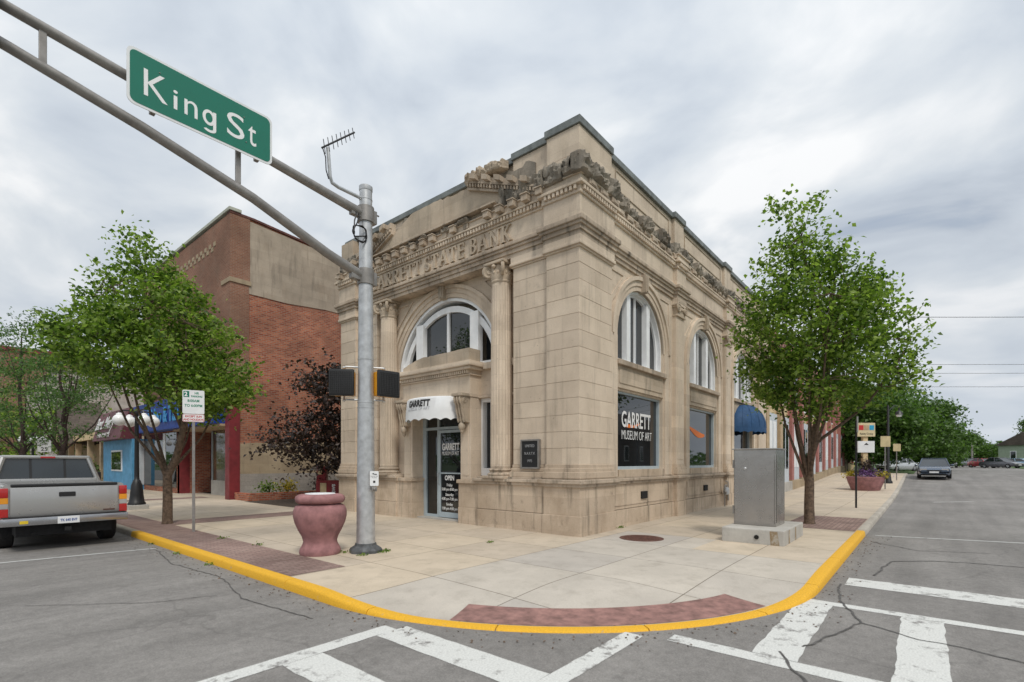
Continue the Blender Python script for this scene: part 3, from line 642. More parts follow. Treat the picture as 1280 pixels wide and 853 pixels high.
def archivolt(mp, c, s, r, d, w, parent, key=True, z0=None):
    m = MB(mp); ring(m, c, s, r, r+w*.34, d-.03, d+.05, z0); ring(m, c, s, r+w*.345, r+w*.72, d-.055, d+.05, z0); ring(m, c, s, r+w*.725, r+w, d-.10, d+.05, z0)
    m.build('archivolt', M['stone'], parent, smooth=30)
    if key:
        m = MB(mp); t, b = .115, .085
        for q, (z0_, z1_, dd) in enumerate(((s+r-.03, s+r+w+.08, .17),)):
            m.prism([(c-b, z0_), (c+b, z0_), (c+t, z1_), (c-t, z1_)], 'd', d-dd, d+.05); m.prism([(c-b*.45, z0_+.03), (c+b*.45, z0_+.03), (c+t*.45, z1_-.05), (c-t*.45, z1_-.05)], 'd', d-dd-.02, d)
        m.build('keystone', M['stone_grey'], parent)
def arched_window(mp, c, s, r, sill, dF, dG, mull, parent, mw=.13, fw=.07, div=(0,)):
    w = MB(mp); ring(w, c, s, r-fw, r-.004, dF, dG, sill, 28); w.box(c-r+.004, c+r-.004, dF, dG, sill-.001, sill+.07)
    for a in mull:
        zt = s+math.sqrt(max(0, (r-.02)**2-(abs(a-c)+mw/2)**2)); w.box(a-mw/2, a+mw/2, dF+.02, dG, sill+.07, zt)
    wf = w.build('arched_window', M['white'], parent, smooth=30)
    n_ = MB(mp)
    for a in div: n_.box(c+a-.03, c+a+.03, dG-.05, dG-.002, sill+.071, s+r-.1)
    r3 = [r-fw-.001, r-fw-.06]; ring(n_, c, s, r3[1], r3[0], dG-.06, dG-.003, sill+.071); n_.box(c-r3[1], c+r3[1], dG-.06, dG-.003, sill+.0712, sill+.12)
    n_.build('glazing_bar', M['white'], wf, smooth=30)
    g = MB(mp); P_ = [(c+r-.02, sill+.03)]+arch_pts(c, r-.02, s)+[(c-r+.02, sill+.03)]; g.face([(p[0], dG, p[1]) for p in P_]); g.build('pane', M['glass'], wf)
    return wf
# side bays
for i, c in enumerate(BAY):
    a0 = 1.5 if i == 0 else PIL[i-1][1]-.02; a1 = PIL[i][0]+.02; r, s, ww = 1.46, 4.9, 1.43
    m = MB(SIDE); arch_wall(m, a0, a1, 3.58, 6.76, c, r, s, .12, .5)
    m.face([(a0, .12, 1.28), (c-ww, .12, 1.28), (c-ww, .12, 3.58), (a0, .12, 3.58)]); m.face([(c+ww, .12, 1.28), (a1, .12, 1.28), (a1, .12, 3.58), (c+ww, .12, 3.58)])
    for s_ in (-1, 1): m.face([(c+s_*ww, .12, 1.4), (c+s_*ww, .5, 1.4), (c+s_*ww, .5, 3.58), (c+s_*ww, .12, 3.58)])
    m.face([(c-ww, .12, 3.578), (c+ww, .12, 3.578), (c+ww, .5, 3.578), (c-ww, .5, 3.578)])
    m.build('bay_wall', M['stone'], bank)
    m = MB(SIDE); m.box(c-r+.002, c+r-.002, .10, .48, 3.58, 4.16, .004); m.box(c-r+.12, c+r-.12, .08, .2, 3.70, 4.06, .008); m.build('spandrel', M['stone_grey'], bank)
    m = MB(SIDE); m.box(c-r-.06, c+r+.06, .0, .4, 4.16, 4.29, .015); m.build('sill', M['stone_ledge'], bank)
    m = MB(SIDE); m.box(c-ww+.002, c+ww-.002, .06, .5, 1.285, 1.47, .01); m.build('sill', M['stone_base'], bank)
    archivolt(SIDE, c, s, r, .12, .37, bank)
    for s_ in (-1, 1):                             # raised spandrel triangles and jamb mouldings
        m = MB(SIDE)
        e = c+s_*1.93; pts = [(e, 6.56), (e-s_*1.05, 6.56), (e-s_*.12, 5.62), (e, 5.45)]
        pts2 = [(e-s_*.08, 6.50), (e-s_*.82, 6.50), (e-s_*.12, 5.80), (e-s_*.08, 5.72)]
        for q in range(4):
            p0, p1, n1_, n0 = pts[q], pts[(q+1) % 4], pts2[(q+1) % 4], pts2[q]; m.prism([p0, p1, n1_, n0], 'd', .095, .125)
        m.box(c+s_*(r+.2)-.165, c+s_*(r+.2)+.165, .06, .13, 1.29, 4.9, .01); m.box(c+s_*(r+.38)-.03, c+s_*(r+.38)+.03, .03, .13, 1.29, 4.9, .008)
        m.build('jamb_moulding', M['stone'], bank)
    arched_window(SIDE, c, s, r, 4.29, .18, .35, (c-.62, c+.60), bank, mw=.21, div=(-.03,))
    m = MB(SIDE); t = .055
    for q in ((c-ww, c-ww+t, 1.47, 3.52), (c+ww-t, c+ww, 1.47, 3.52)): m.box(q[0], q[1], .22, .34, q[2], q[3])
    m.box(c-ww+t, c+ww-t, .22, .34, 1.47, 1.55); m.box(c-ww+t, c+ww-t, .22, .34, 3.47, 3.52)
    wf = m.build('display_window', M['alu'], bank)
    m = MB(SIDE); m.box(c-ww, c+ww, .16, .36, 3.523, 3.575, .004); m.build('head_trim', M['stone'], wf)
    m = MB(SIDE); m.face([(c-ww+.01, .3, 1.5), (c+ww-.01, .3, 1.5), (c+ww-.01, .3, 3.5), (c-ww+.01, .3, 3.5)]); pn = m.build('pane', M['glass'], wf)
    if i == 0:
        X, Zv = (1, 0, 0), (0, 0, 1)
        text('lettering', 'GARRETT', .60, (2.56, .292, 2.62), X, Zv, M['text_white'], wf, .002, .009, .70)
        text('lettering', 'MUSEUM OF ART', .36, (2.56, .292, 2.28), X, Zv, M['text_white'], wf, .002, -.004, .69)
        m = MB(SIDE); m.prism([(2.78, 2.62), (3.0, 2.70), (3.3, 2.68), (3.62, 2.76), (3.7, 2.73), (3.35, 2.62), (3.0, 2.60)], 'd', .295, .298); m.build('orange_swoosh', M['orange'], wf)
    if i == 1:
        m = MB(SIDE); up_ = [(c-.92+1.5*t/12, 2.90-.17*math.sin(min(1, t/7)*1.5)+.05*math.sin(t/12*4.5)) for t in range(13)]; lo_ = [(p[0]+.02, p[1]-.05-.17*math.sin(math.pi*(k+.6)/13.2)) for k, p in enumerate(up_)]
        m.prism(up_+lo_[::-1], 'd', .288, .294); m.build('orange_swoosh', M['orange'], wf)
    m = MB(SIDE); m.box(c-.16, c+.2, .03, .13, .66, .86); m.build('vent', M['void'], bank)
    m = MB(SIDE); m.box(c-1.75, c+1.75, .052, .068, .545, .56); m.box(c-1.75, c-1.735, .052, .068, .56, 1.03); m.box(c+1.735, c+1.75, .052, .068, .56, 1.03); m.build('vent_panel', M['stone_ledge'], bank)

# front centre: recessed arch, portal, columns
m = MB(FRONT); s, r = 4.3, 2.13; xw = .42
arch_wall(m, 1.98, 7.72, 4.2, 6.76, CY, r, s, xw, .9)
m.face([(1.98, xw, 1.2), (3.02, xw, 1.2), (3.02, xw, 4.2), (1.98, xw, 4.2)]); m.face([(6.68, xw, 1.2), (7.72, xw, 1.2), (7.72, xw, 4.2), (6.68, xw, 4.2)])
m.face([(3.02, xw, 3.4), (6.68, xw, 3.4), (6.68, xw, 4.36), (3.02, xw, 4.36)])
for a in (3.02, 6.68): m.face([(a, xw, 1.3), (a, .9, 1.3), (a, .9, 3.4), (a, xw, 3.4)])
m.face([(1.98, xw, 6.752), (7.72, xw, 6.752), (7.72, .05, 6.752), (1.98, .05, 6.752)])
m.build('entrance_wall', M['stone'], bank)
archivolt(FRONT, CY, s, r, xw, .35, bank)
for s_ in (-1, 1):
    m = MB(FRONT); e = CY+s_*2.42; pts = [(e, 6.62), (e-s_*1.0, 6.62), (e-s_*.10, 5.75), (e, 5.6)]; p2 = [(e-s_*.08, 6.56), (e-s_*.8, 6.56), (e-s_*.12, 5.9), (e-s_*.08, 5.84)]
    for q in range(4): m.prism([pts[q], pts[(q+1) % 4], p2[(q+1) % 4], p2[q]], 'd', xw-.03, xw+.005)
    m.build('spandrel_panel', M['stone'], bank)
# arched window over the entrance: three lights, the middle one set forward
aw = MB(FRONT); ring(aw, CY, s, r-.09, r-.004, xw+.02, .85, 4.38)
for s_ in (-1, 1):
    a = CY+s_*1.16; zt = s+math.sqrt((r-.09)**2-1.32**2); aw.box(a-.16, a+.16, xw+.02, .62, 4.38, zt); aw.box(CY+s_*2.0-.03, CY+s_*2.0+.03, .5, .84, 4.38, 4.95)
    aw.box(CY+s_*1.32, CY+s_*2.05, .42, .85, 4.37, 4.42) if s_ > 0 else aw.box(CY-2.05, CY-1.32, .42, .85, 4.37, 4.42)
ring(aw, CY, s-.12, 1.86, 2.03, .52, .62, None); aw.box(CY-1.0, CY+1.0, .44, .64, 4.74, 4.80)
awo = aw.build('arched_window', M['white'], bank, smooth=30)
m = MB(FRONT); m.box(CY-.045, CY+.045, .54, .6, 4.8, 6.16); m.build('glazing_bar', M['white'], awo)
m = MB(FRONT); P_ = [p for p in arch_pts(CY, 1.9, s-.12, 40) if abs(p[0]-CY) < 1.02]; m.face([(CY+1.02, .6, 4.75)]+[(p[0], .6, p[1]) for p in P_]+[(CY-1.02, .6, 4.75)]); m.build('pane', M['glass'], awo)
for s_ in (-1, 1):
    m = MB(FRONT); m.face([(CY+s_*1.3, .8, 4.4), (CY+s_*2.06, .8, 4.4), (CY+s_*2.0, .8, 4.95), (CY+s_*1.3, .8, 5.95)])
    m.build('pane', M['glass'], awo)
# portal
J0, J1, J2, J3 = 3.43, 3.82, 5.88, 6.27
for a0, a1 in ((J0, J1), (J2, J3)):
    m = MB(FRONT); m.box(a0, a1, .05, .55, 1.19, 3.42, .01); m.box(a0+.08, a1-.08, .038, .1, 1.3, 2.7, .006)
    m.build('portal_jamb', M['stone'], bank)
for a0, a1 in ((3.07, 3.86), (5.84, 6.63)):
    m = MB(FRONT); m.box(a0, a1, -.01, .5, -.05, .44, .012); m.box(a0+.01, a1-.01, .0, .5, .44, 1.09, .01); m.box(a0-.03, a1+.03, -.05, .5, 1.09, 1.19, .015)
    m.build('portal_base', M['stone_base'], bank)
m = MB(FRONT); m.box(J0-.02, J3+.02, .0, .6, 3.42, 3.58, .006); m.box(J0-.01, J3+.01, .015, .6, 3.58, 4.0, .006); m.box(J0-.06, J3+.06, -.04, .6, 4.0, 4.03, .008)
m.box(J0-.03, J3+.03, -.01, .6, 4.03, 4.14); m.box(J0-.14, J3+.14, -.14, .6, 4.14, 4.22, .015); m.box(J0-.2, J3+.2, -.2, .6, 4.222, 4.33, .025); m.box(J0-.16, J3+.16, -.15, .6, 4.33, 4.37, .012)
for i in range(36):
    a = J0-.02+(J3-J0+.04)*(i+.5)/36; m.box(a-.022, a+.022, -.085, 0, 4.045, 4.135)
m.box(1.98, J0, .34, .5, 3.40, 3.46, .01); m.box(J3, 7.72, .34, .5, 3.40, 3.46, .01); m.box(1.98, J0-.21, .30, .5, 4.16, 4.34, .02); m.box(J3+.21, 7.72, .30, .5, 4.16, 4.34, .02)
m.build('portal_entablature', M['stone'], bank)
m = MB(FRONT); tp = [(J0+.02, 4.37)]+[(J0+.02, 4.73), (3.9, 4.73)]+[(y, 4.72-.04*abs(fbm((y*3, 0, 0)))-(.16*sstep(5.3, 6.2, y))) for y in [4.0+.1*k for k in range(22)]]+[(J3-.02, 4.5), (J3-.02, 4.37)]
m.prism(tp, 'd', .0, .44); m.build('blocking_course', M['stone_grey'], bank)
for a in (J0+.19, J3-.19):                          # scrolled consoles under the door head
    m = MB(FRONT); prof = [(.06, 3.42), (-.24, 3.42), (-.27, 3.36), (-.25, 3.27), (-.20, 3.2), (-.17, 3.0), (-.12, 2.88), (-.13, 2.80), (-.10, 2.74), (.06, 2.72)]
    m.prism(prof, 'a', a-.15, a+.15); m.box(a-.19, a+.19, -.31, .06, 3.42, 3.5, .01)
    for k in (-.1, 0, .1): m.tube([(a+k, d-.01, z) for d, z in prof[1:9]], .035, 6)
    for s_ in (-1, 1): m.tube([(a+s_*.155, -.14+.085*(1-q/26)*math.cos(q*.55), 3.31+.085*(1-q/26)*math.sin(q*.55)) for q in range(26)], .018, 5)
    m.ell((a, -.1, 2.62), (.1, .09, .12), 10, 8); m.ell((a, -.09, 2.52), (.06, .06, .09), 8, 6)
    m.build('console', M['stone_grey'], bank, smooth=40)
for a0, a1 in ((3.02, J0+.02), (J3-.02, 6.68)):     # narrow lights beside the portal
    m = MB(FRONT); m.box(a0, a0+.07, .46, .7, 1.3, 3.4); m.box(a1-.07, a1, .46, .7, 1.3, 3.4); m.box(a0+.07, a1-.07, .46, .7, 3.3, 3.4); m.box(a0+.07, a1-.07, .46, .7, 1.3, 1.5)
    sw = m.build('side_light', M['white'], bank); m = MB(FRONT); m.face([(a0, .64, 1.35), (a1, .64, 1.35), (a1, .64, 3.4), (a0, .64, 3.4)]); m.build('pane', M['glass'], sw)
# door set: frame, side light, glass door, transom
m = MB(FRONT); m.box(J1, J2, .2, 1.2, -.04, .035); m.build('threshold', M['conc'], bank)
m = MB(FRONT); xd = .46
for a0, a1, z0, z1 in ((5.74, J2+.02, .035, 3.42), (5.16, 5.23, .035, 3.42), (J1-.02, 3.9, .035, 3.42), (3.9, 5.16, 2.62, 2.70), (5.23, 5.74, .035, .11), (3.9, 5.16, 3.36, 3.42), (5.23, 5.74, 3.36, 3.42), (5.23, 5.74, 2.62, 2.70)): m.box(a0, a1, xd, xd+.1, z0, z1, .004)
df = m.build('door_frame', M['alu'], bank)
m = MB(FRONT); m.face([(3.9, xd+.06, .1), (5.74, xd+.06, .1), (5.74, xd+.06, 3.4), (3.9, xd+.06, 3.4)]); m.build('pane', M['glass'], df)
m = MB(FRONT)
for a0, a1, z0, z1 in ((3.92, 4.0, .05, 2.6), (5.07, 5.15, .05, 2.6), (4.0, 5.07, .05, .20), (4.0, 5.07, 2.52, 2.6), (4.0, 5.07, 1.32, 1.36)): m.box(a0, a1, xd-.02, xd+.03, z0, z1, .003)
dr = m.build('door', M['alu'], bank)
m = MB(FRONT); m.face([(3.95, xd+.012, .1), (5.1, xd+.012, .1), (5.1, xd+.012, 2.55), (3.95, xd+.012, 2.55)]); m.build('pane', M['glass'], dr)
m = MB(FRONT); m.tube([(5.11, xd-.02, 1.0), (5.11, xd-.08, 1.03), (5.11, xd-.08, 1.32), (5.11, xd-.02, 1.35)], .014, 6); m.build('handle', M['galv'], dr)
Y, Zv = (0, -1, 0), (0, 0, 1); xt = xd+.004
text('lettering', 'GARRETT', .27, (xt, 5.02, 2.02), Y, Zv, M['text_white'], dr, .002, .011, .62)
text('lettering', 'MUSEUM OF ART', .15, (xt, 5.02, 1.87), Y, Zv, M['text_white'], dr, .002, 0, .62)
text('lettering', 'OPEN', .19, (xt, 4.70, 1.14), Y, Zv, M['text_white'], dr, .002, .006, .8, 'CENTER')
for k, q in enumerate(('Friday', '5:00 pm-8:00 pm', 'Saturday', '4:00 pm-7:00 pm', 'Sunday', '1:00 pm-4:00 pm')):
    text('lettering', q, .115, (xt, 4.70, .96-.125*k-.03*(k//2)), Y, Zv, M['text_white'], dr, .002, .001, .85, 'CENTER')
# columns
for yc in (YR, YL):
    c = (.2, yc, 0); m = MB()
    m.lathe(c, [(.272, 1.50)]+[(.285-.035*t*t, 1.56+4.72*t) for t in [k/8 for k in range(9)]], 144, lambda t, z: 1-.055*abs(math.sin(12*t))**.55 if 1.55 < z < 6.24 else 1)
    col = m.build('column', M['stone'], bank, smooth=50)
    m = MB(); m.box(.2-.36, .56, yc-.36, yc+.36, 1.25, 1.32, .01); m.lathe(c, [(.345, 1.32), (.365, 1.35), (.345, 1.385), (.31, 1.395), (.30, 1.42), (.32, 1.44), (.33, 1.465), (.31, 1.49), (.285, 1.50), (.28, 1.56)], 40)
    m.build('column_base', M['stone_ledge'], col, smooth=40)
    m = MB(); m.lathe(c, [(.25, 6.22), (.275, 6.25), (.275, 6.28), (.26, 6.30), (.29, 6.42), (.27, 6.5), (.27, 6.66)], 32); m.box(.2-.33, .5, yc-.33, yc+.33, 6.68, 6.75, .015)
    for k in range(4):
        a = R(45+90*k); u = Vector((math.cos(a), math.sin(a), 0)); o = Vector(c)+u*.33
        pts = []
        for i in range(40):
            t = i/39*4.5*math.pi; rr_ = .14*(1-i/46); pts.append(tuple(o+u*rr_*math.sin(t)+Vector((0, 0, 6.53+rr_*math.cos(t)))))
        n = Vector((-u.y, u.x, 0))
        m.tube(pts, [.05*(1-i/70) for i in range(40)], 6); m.tube([tuple(o+Vector((0, 0, 6.53))-n*.05), tuple(o+Vector((0, 0, 6.53))+n*.05)], .055, 8)
        m.tube([tuple(Vector(c)+u*.12+Vector((0, 0, 6.68))), tuple(o+Vector((0, 0, 6.66)))], .035, 6)
    for k in range(16):
        a = 2*math.pi*k/16; m.ell((.2+.275*math.cos(a), yc+.275*math.sin(a), 6.47), (.035, .035, .055), 8, 6)
    for k in range(4):
        a = R(90*k); m.ell((.2+.3*math.cos(a), yc+.3*math.sin(a), 6.62), (.06, .06, .05), 8, 6)
    m.build('capital', M['stone_grey'], col, smooth=40)
# carved name on the frieze: serif capitals made of raised strokes
def serif(m, ch, x, z, h, fn):
    w = h*.17; th = h*.10; S = []
    def bar(p, q, wd): 
        p = Vector(p); q = Vector(q); d = (q-p).normalized(); n = Vector((-d.y, d.x))*wd/2; S.append([p-n, q-n, q+n, p+n])
    def ser(cx, cz, ww=.36*h): S.append([Vector((cx-ww/2, cz)), Vector((cx+ww/2, cz)), Vector((cx+ww/2, cz+h*.06)), Vector((cx-ww/2, cz+h*.06))])
    def arc(cx, cz, rx, rz, a0, a1, wd, n=10):
        for i in range(n):
            t0, t1 = R(a0+(a1-a0)*i/n), R(a0+(a1-a0)*(i+1)/n)
            S.append([Vector((cx+(rx-wd/2)*math.cos(t0), cz+(rz-wd/2)*math.sin(t0))), Vector((cx+(rx+wd/2)*math.cos(t0), cz+(rz+wd/2)*math.sin(t0))), Vector((cx+(rx+wd/2)*math.cos(t1), cz+(rz+wd/2)*math.sin(t1))), Vector((cx+(rx-wd/2)*math.cos(t1), cz+(rz-wd/2)*math.sin(t1)))])
    if ch == 'A': bar((h*.1, 0), (h*.40, h), th); bar((h*.40, h), (h*.72, 0), w); bar((h*.22, h*.34), (h*.58, h*.34), th*.8); ser(h*.1, 0, .28*h); ser(h*.72, 0); A = .84
    elif ch == 'E': bar((h*.16, 0), (h*.16, h), w); [bar((h*.16, y), (h*.6, y), th) for y in (th/2, h*.52, h-th/2)]; bar((h*.6, 0), (h*.6, h*.26), th*.7); bar((h*.58, h), (h*.58, h*.76), th*.7); A = .68
    elif ch == 'T': bar((h*.34, 0), (h*.34, h), w); bar((0, h-th/2), (h*.68, h-th/2), th); bar((h*.03, h), (h*.03, h*.74), th*.7); bar((h*.65, h), (h*.65, h*.74), th*.7); ser(h*.34, 0); A = .70
    elif ch == 'R': bar((h*.16, 0), (h*.16, h), w); bar((h*.16, h-th/2), (h*.36, h-th/2), th); bar((h*.16, h*.48), (h*.36, h*.48), th); arc(h*.36, h*.73, h*.2, h*.22, -90, 90, th*1.3); bar((h*.34, h*.5), (h*.66, 0), w); ser(h*.16, 0); ser(h*.68, 0, .2*h); A = .76
    elif ch == 'B': bar((h*.16, 0), (h*.16, h), w); [bar((h*.1, y), (h*.36, y), th) for y in (th/2, h*.52, h-th/2)]; arc(h*.36, h*.75, h*.17, h*.2, -90, 90, th*1.3); arc(h*.36, h*.27, h*.22, h*.22, -90, 90, th*1.3); A = .68
    elif ch == 'N': bar((h*.14, 0), (h*.14, h), th); bar((h*.72, 0), (h*.72, h), th); bar((h*.14, h*.97), (h*.72, h*.03), w); ser(h*.14, 0, .28*h); ser(h*.72, h*.94, .3*h); ser(h*.06, h*.94, .2*h); A = .86
    elif ch == 'K': bar((h*.16, 0), (h*.16, h), w); bar((h*.2, h*.42), (h*.62, h), th); bar((h*.32, h*.55), (h*.70, 0), w); ser(h*.16, 0); ser(h*.16, h*.94); ser(h*.62, h*.94, .26*h); ser(h*.72, 0, .26*h); A = .82
    elif ch == 'G': arc(h*.44, h*.5, h*.36, h*.44, 45, 330, th*1.35, 18); bar((h*.74, h*.05), (h*.74, h*.42), w*.8); ser(h*.72, h*.42, .3*h); bar((h*.70, h), (h*.70, h*.72), th*.7); A = .90
    elif ch == 'S': arc(h*.32, h*.73, h*.2, h*.22, 30, 270, th*1.3, 12); arc(h*.32, h*.27, h*.23, h*.22, -150, 90, th*1.3, 12); bar((h*.52, h), (h*.52, h*.74), th*.7); bar((h*.08, 0), (h*.08, h*.27), th*.7); A = .62
    else: return h*.30
    for k, q in enumerate(S):
        e = .055+.0007*k
        lo = [fn(x+p.x, z+p.y, 0) for p in q]; hi = [fn(x+p.x, z+p.y, e) for p in q]
        A_ = [m.bm.verts.new(p) for p in lo]; B_ = [m.bm.verts.new(p) for p in hi]; m.bm.faces.new(B_)
        for i in range(4): m.bm.faces.new((A_[i], A_[(i+1) % 4], B_[(i+1) % 4], B_[i]))
    return h*A+h*.10
m = MB(); x = 0; h = .415; tot = 0
wid = {'A': .84, 'E': .68, 'T': .70, 'R': .76, 'B': .68, 'N': .86, 'K': .82, 'G': .90, 'S': .62, ' ': .2}
word = 'GARRETT STATE BANK'; tot = sum(h*wid[c_]+h*.10 for c_ in word); k = 6.02/tot
for c_ in word: x += serif(m, c_, x, 7.19, h, lambda a, b, e: (.045-e, 7.95-a*k, b))
m.build('carved_lettering', M['stone_grey'], frieze)
# notice board beside the entrance
m = MB(FRONT)
for a0, a1, z0, z1 in ((1.12, 1.16, 1.5, 2.21), (1.64, 1.68, 1.5, 2.21), (1.16, 1.64, 2.17, 2.21), (1.16, 1.64, 1.5, 1.54)): m.box(a0, a1, -.01, .08, z0, z1, .004)
nb = m.build('notice_board', M['galv_dull'], bank); tag(nb, 'black letter board with grey metal frame')
m = MB(FRONT); m.box(1.16, 1.64, .01, .07, 1.54, 2.17); m.build('board_panel', M['black'], nb)
for q, z, sz in (('UNITED', 2.02, .10), ('N.A.R.T.V.', 1.84, .095), ('1975', 1.66, .095)): text('lettering', q, sz, (.006, 1.40, z), Y, Zv, M['text_grey'], nb, .002, -.002, .8, 'CENTER')
# white drum-shaped awning over the door
def awn_pt(t, z, ay, b, c0=4.85, x0=.0): return (x0-b*math.sin(t), c0-ay*math.cos(t), z)       # t: 0 right end, pi left end
m = MB(); rg = []
for i in range(41):
    t = math.pi*i/40; rg.append([awn_pt(t, z, ay, b) for z, ay, b in ((3.46, .94, .52), (3.42, .97, .57), (3.08, 1.0, .62), (3.06, 1.0, .62))])
m.rings(rg, False, False)
m.face([awn_pt(math.pi*i/40, 3.46, .94, .52) for i in range(41)]); awo = m.build('door_awning', M['awn_white'], bank, smooth=40); tag(awo, 'small white awning with scalloped edge')
m = MB(); A = []; B = []
for i in range(121):
    t = math.pi*i/120; A.append(m.v(awn_pt(t, 3.07, 1.003, .624))); B.append(m.v(awn_pt(t, 2.80+.055*abs(math.sin(i/120*math.pi*8.5)), 1.01, .634)))
for i in range(120): m.bm.faces.new((A[i], A[i+1], B[i+1], B[i]))
m.build('valance', M['awn_white'], awo, smooth=40)
def bent(z0, sc):
    def f(a, b, c):
        t = math.pi/2+(-a)/.86; zz = z0+b; q = (3.42-zz)/.34
        return Vector(awn_pt(math.pi-(math.pi-t), zz, .97+.03*q+c+.006, .57+.05*q+c+.006))
    return f
text('lettering', 'GARRETT', .245, (0, 0, 0), Y, Zv, M['text_black'], awo, .002, .011, .74, 'CENTER', bent(3.205, 1))
text('lettering', 'MUSEUM OF ART', .115, (0, 0, 0), Y, Zv, M['text_grey'], awo, .002, .001, .92, 'CENTER', bent(3.10, 1))
# navy dome awning over the third bay
m = MB(); rg = []
for i in range(49):
    t = math.pi*i/48; rg.append([(13.35-1.45*math.cos(t)*q, .1-.85*math.sin(t)*q, z) for q, z in [(math.sin(u*math.pi/2)**.8, 3.12+1.0*math.cos(u*math.pi/2)) for u in [.08+.92*k/9 for k in range(10)]]])
m.rings(rg, False, False); bo = m.build('window_awning', M['blue_awn'], bank, smooth=60); tag(bo, 'navy blue domed awning')
m = MB()
for k in range(1, 8):
    t = math.pi*k/8; m.tube([(13.35-1.455*math.cos(t)*q, .1-.855*math.sin(t)*q, z) for q, z in [(math.sin(u*math.pi/2)**.8, 3.12+1.004*math.cos(u*math.pi/2)) for u in [.08+.92*k_/9 for k_ in range(10)]]], .011, 5)
A = []; B = []
for i in range(121):
    t = math.pi*i/120; A.append(m.v((13.35-1.453*math.cos(t), .1-.853*math.sin(t), 3.125))); B.append(m.v((13.35-1.46*math.cos(t), .1-.86*math.sin(t), 2.88+.05*abs(math.sin(i/120*math.pi*10)))))
for i in range(120): m.bm.faces.new((A[i], A[i+1], B[i+1], B[i]))
m.build('valance', M['blue_awn'], bo, smooth=40)
# gas meter
gm = thing('gas_meter', 'grey gas meter and pipes low on the limestone side wall', 'gas meter', (10.25, -.12, 0))
m = MB(); m.lathe((0, 0, .42), [(.06, 0), (.15, .03), (.16, .12), (.15, .26), (.06, .3)], 14, sy=.7); m.build('meter_body', M['galv'], gm, smooth=40)
m = MB(); m.tube([(-.2, 0, 0), (-.2, 0, .75), (-.12, 0, .8), (0, 0, .8), (0, 0, .7)], .022, 6); m.tube([(.22, 0, .2), (.22, 0, .9), (.22, .1, .95)], .025, 6); m.ell((-.2, -.03, .55), (.07, .06, .07), 8, 6); m.build('pipe', M['galv_dull'], gm, smooth=40)

# ------------------------------------------------------------------ street furniture
def rrect(w, h, r, n=5):
    P_ = []
    for cx, cz, a in ((w/2-r, h/2-r, 0), (-w/2+r, h/2-r, 90), (-w/2+r, -h/2+r, 180), (w/2-r, -h/2+r, 270)):
        P_ += [(cx+r*math.cos(R(a+90*k/n)), cz+r*math.sin(R(a+90*k/n))) for k in range(n+1)]
    return P_
PX, PY = -4.14, 2.02
mast = thing('traffic_signal_pole', 'tall galvanised signal pole with a double mast arm reaching over the street', 'signal pole', (PX, PY, 0))
m = MB(); m.lathe((0, 0, 0), [(.172, .12), (.165, .5), (.112, 6.66), (.112, 6.68)], 28); m.build('pole_shaft', M['galv'], mast, smooth=40)
m = MB(); m.lathe((0, 0, 0), [(.118, 6.66), (.122, 6.68), (.122, 6.74), (.09, 6.765), (.02, 6.775)], 28); m.build('pole_cap', M['galv'], mast, smooth=40)
m = MB(); m.lathe((0, 0, 0), [(.30, -.02), (.30, .05), (.28, .08), (.20, .13), (.19, .17), (.16, .175)], 8); m.build('base_cover', paint('dark weathered casting', (.10, .105, .11), .6, .2, .3, 8), mast)
up = [(-.05, 0, 6.22), (-.6, 0, 6.285), (-1.7, 0, 6.42), (-3.55, 0, 6.66), (-5.5, 0, 6.88), (-7.5, 0, 7.08)]
lo = [(-.05, 0, 5.07), (-.76, 0, 5.27), (-2.0, 0, 5.72), (-3.4, 0, 6.08), (-4.65, 0, 6.34), (-6.2, 0, 6.6), (-7.5, 0, 6.78)]
for nm, P_ in (('upper_arm', up), ('lower_arm', lo)):
    m = MB(); n = len(P_); m.tube(P_, [.085-.035*i/(n-1) for i in range(n)], 16); m.build(nm, M['galv_dull'], mast, smooth=40)
for x, z0, z1 in ((-2.22, 5.78, 6.49), (-4.37, 6.28, 6.76), (-6.3, 6.61, 6.96)):
    m = MB(); m.box(x-.035, x+.035, -.025, .025, z0, z1, .006); m.build('arm_strut', M['galv_dull'], mast)
for z in (6.22, 5.07):
    m = MB(); m.lathe((0, 0, z), [(.15, -.14), (.15, .14)], 20); m.box(-.32, -.05, -.05, .05, -.09+z, .09+z, .01); m.box(.05, .2, -.07, .07, z-.12, z+.12, .01)
    for s_ in (-1, 1): m.tube([(.12, s_*.05, z+.06), (.25, s_*.05, z+.06)], .016, 6)
    m.build('arm_clamp', M['galv_dull'], mast, smooth=40)
for z in (6.5, 6.36, 3.55, 2.76, 2.66): 
    m = MB(); rad = .165-.053*(z-.5)/6.2; m.lathe((0, 0, z), [(rad+.002, -.012), (rad+.006, -.01), (rad+.006, .01), (rad+.002, .012)], 24); m.build('steel_band', M['galv'], mast, smooth=40)
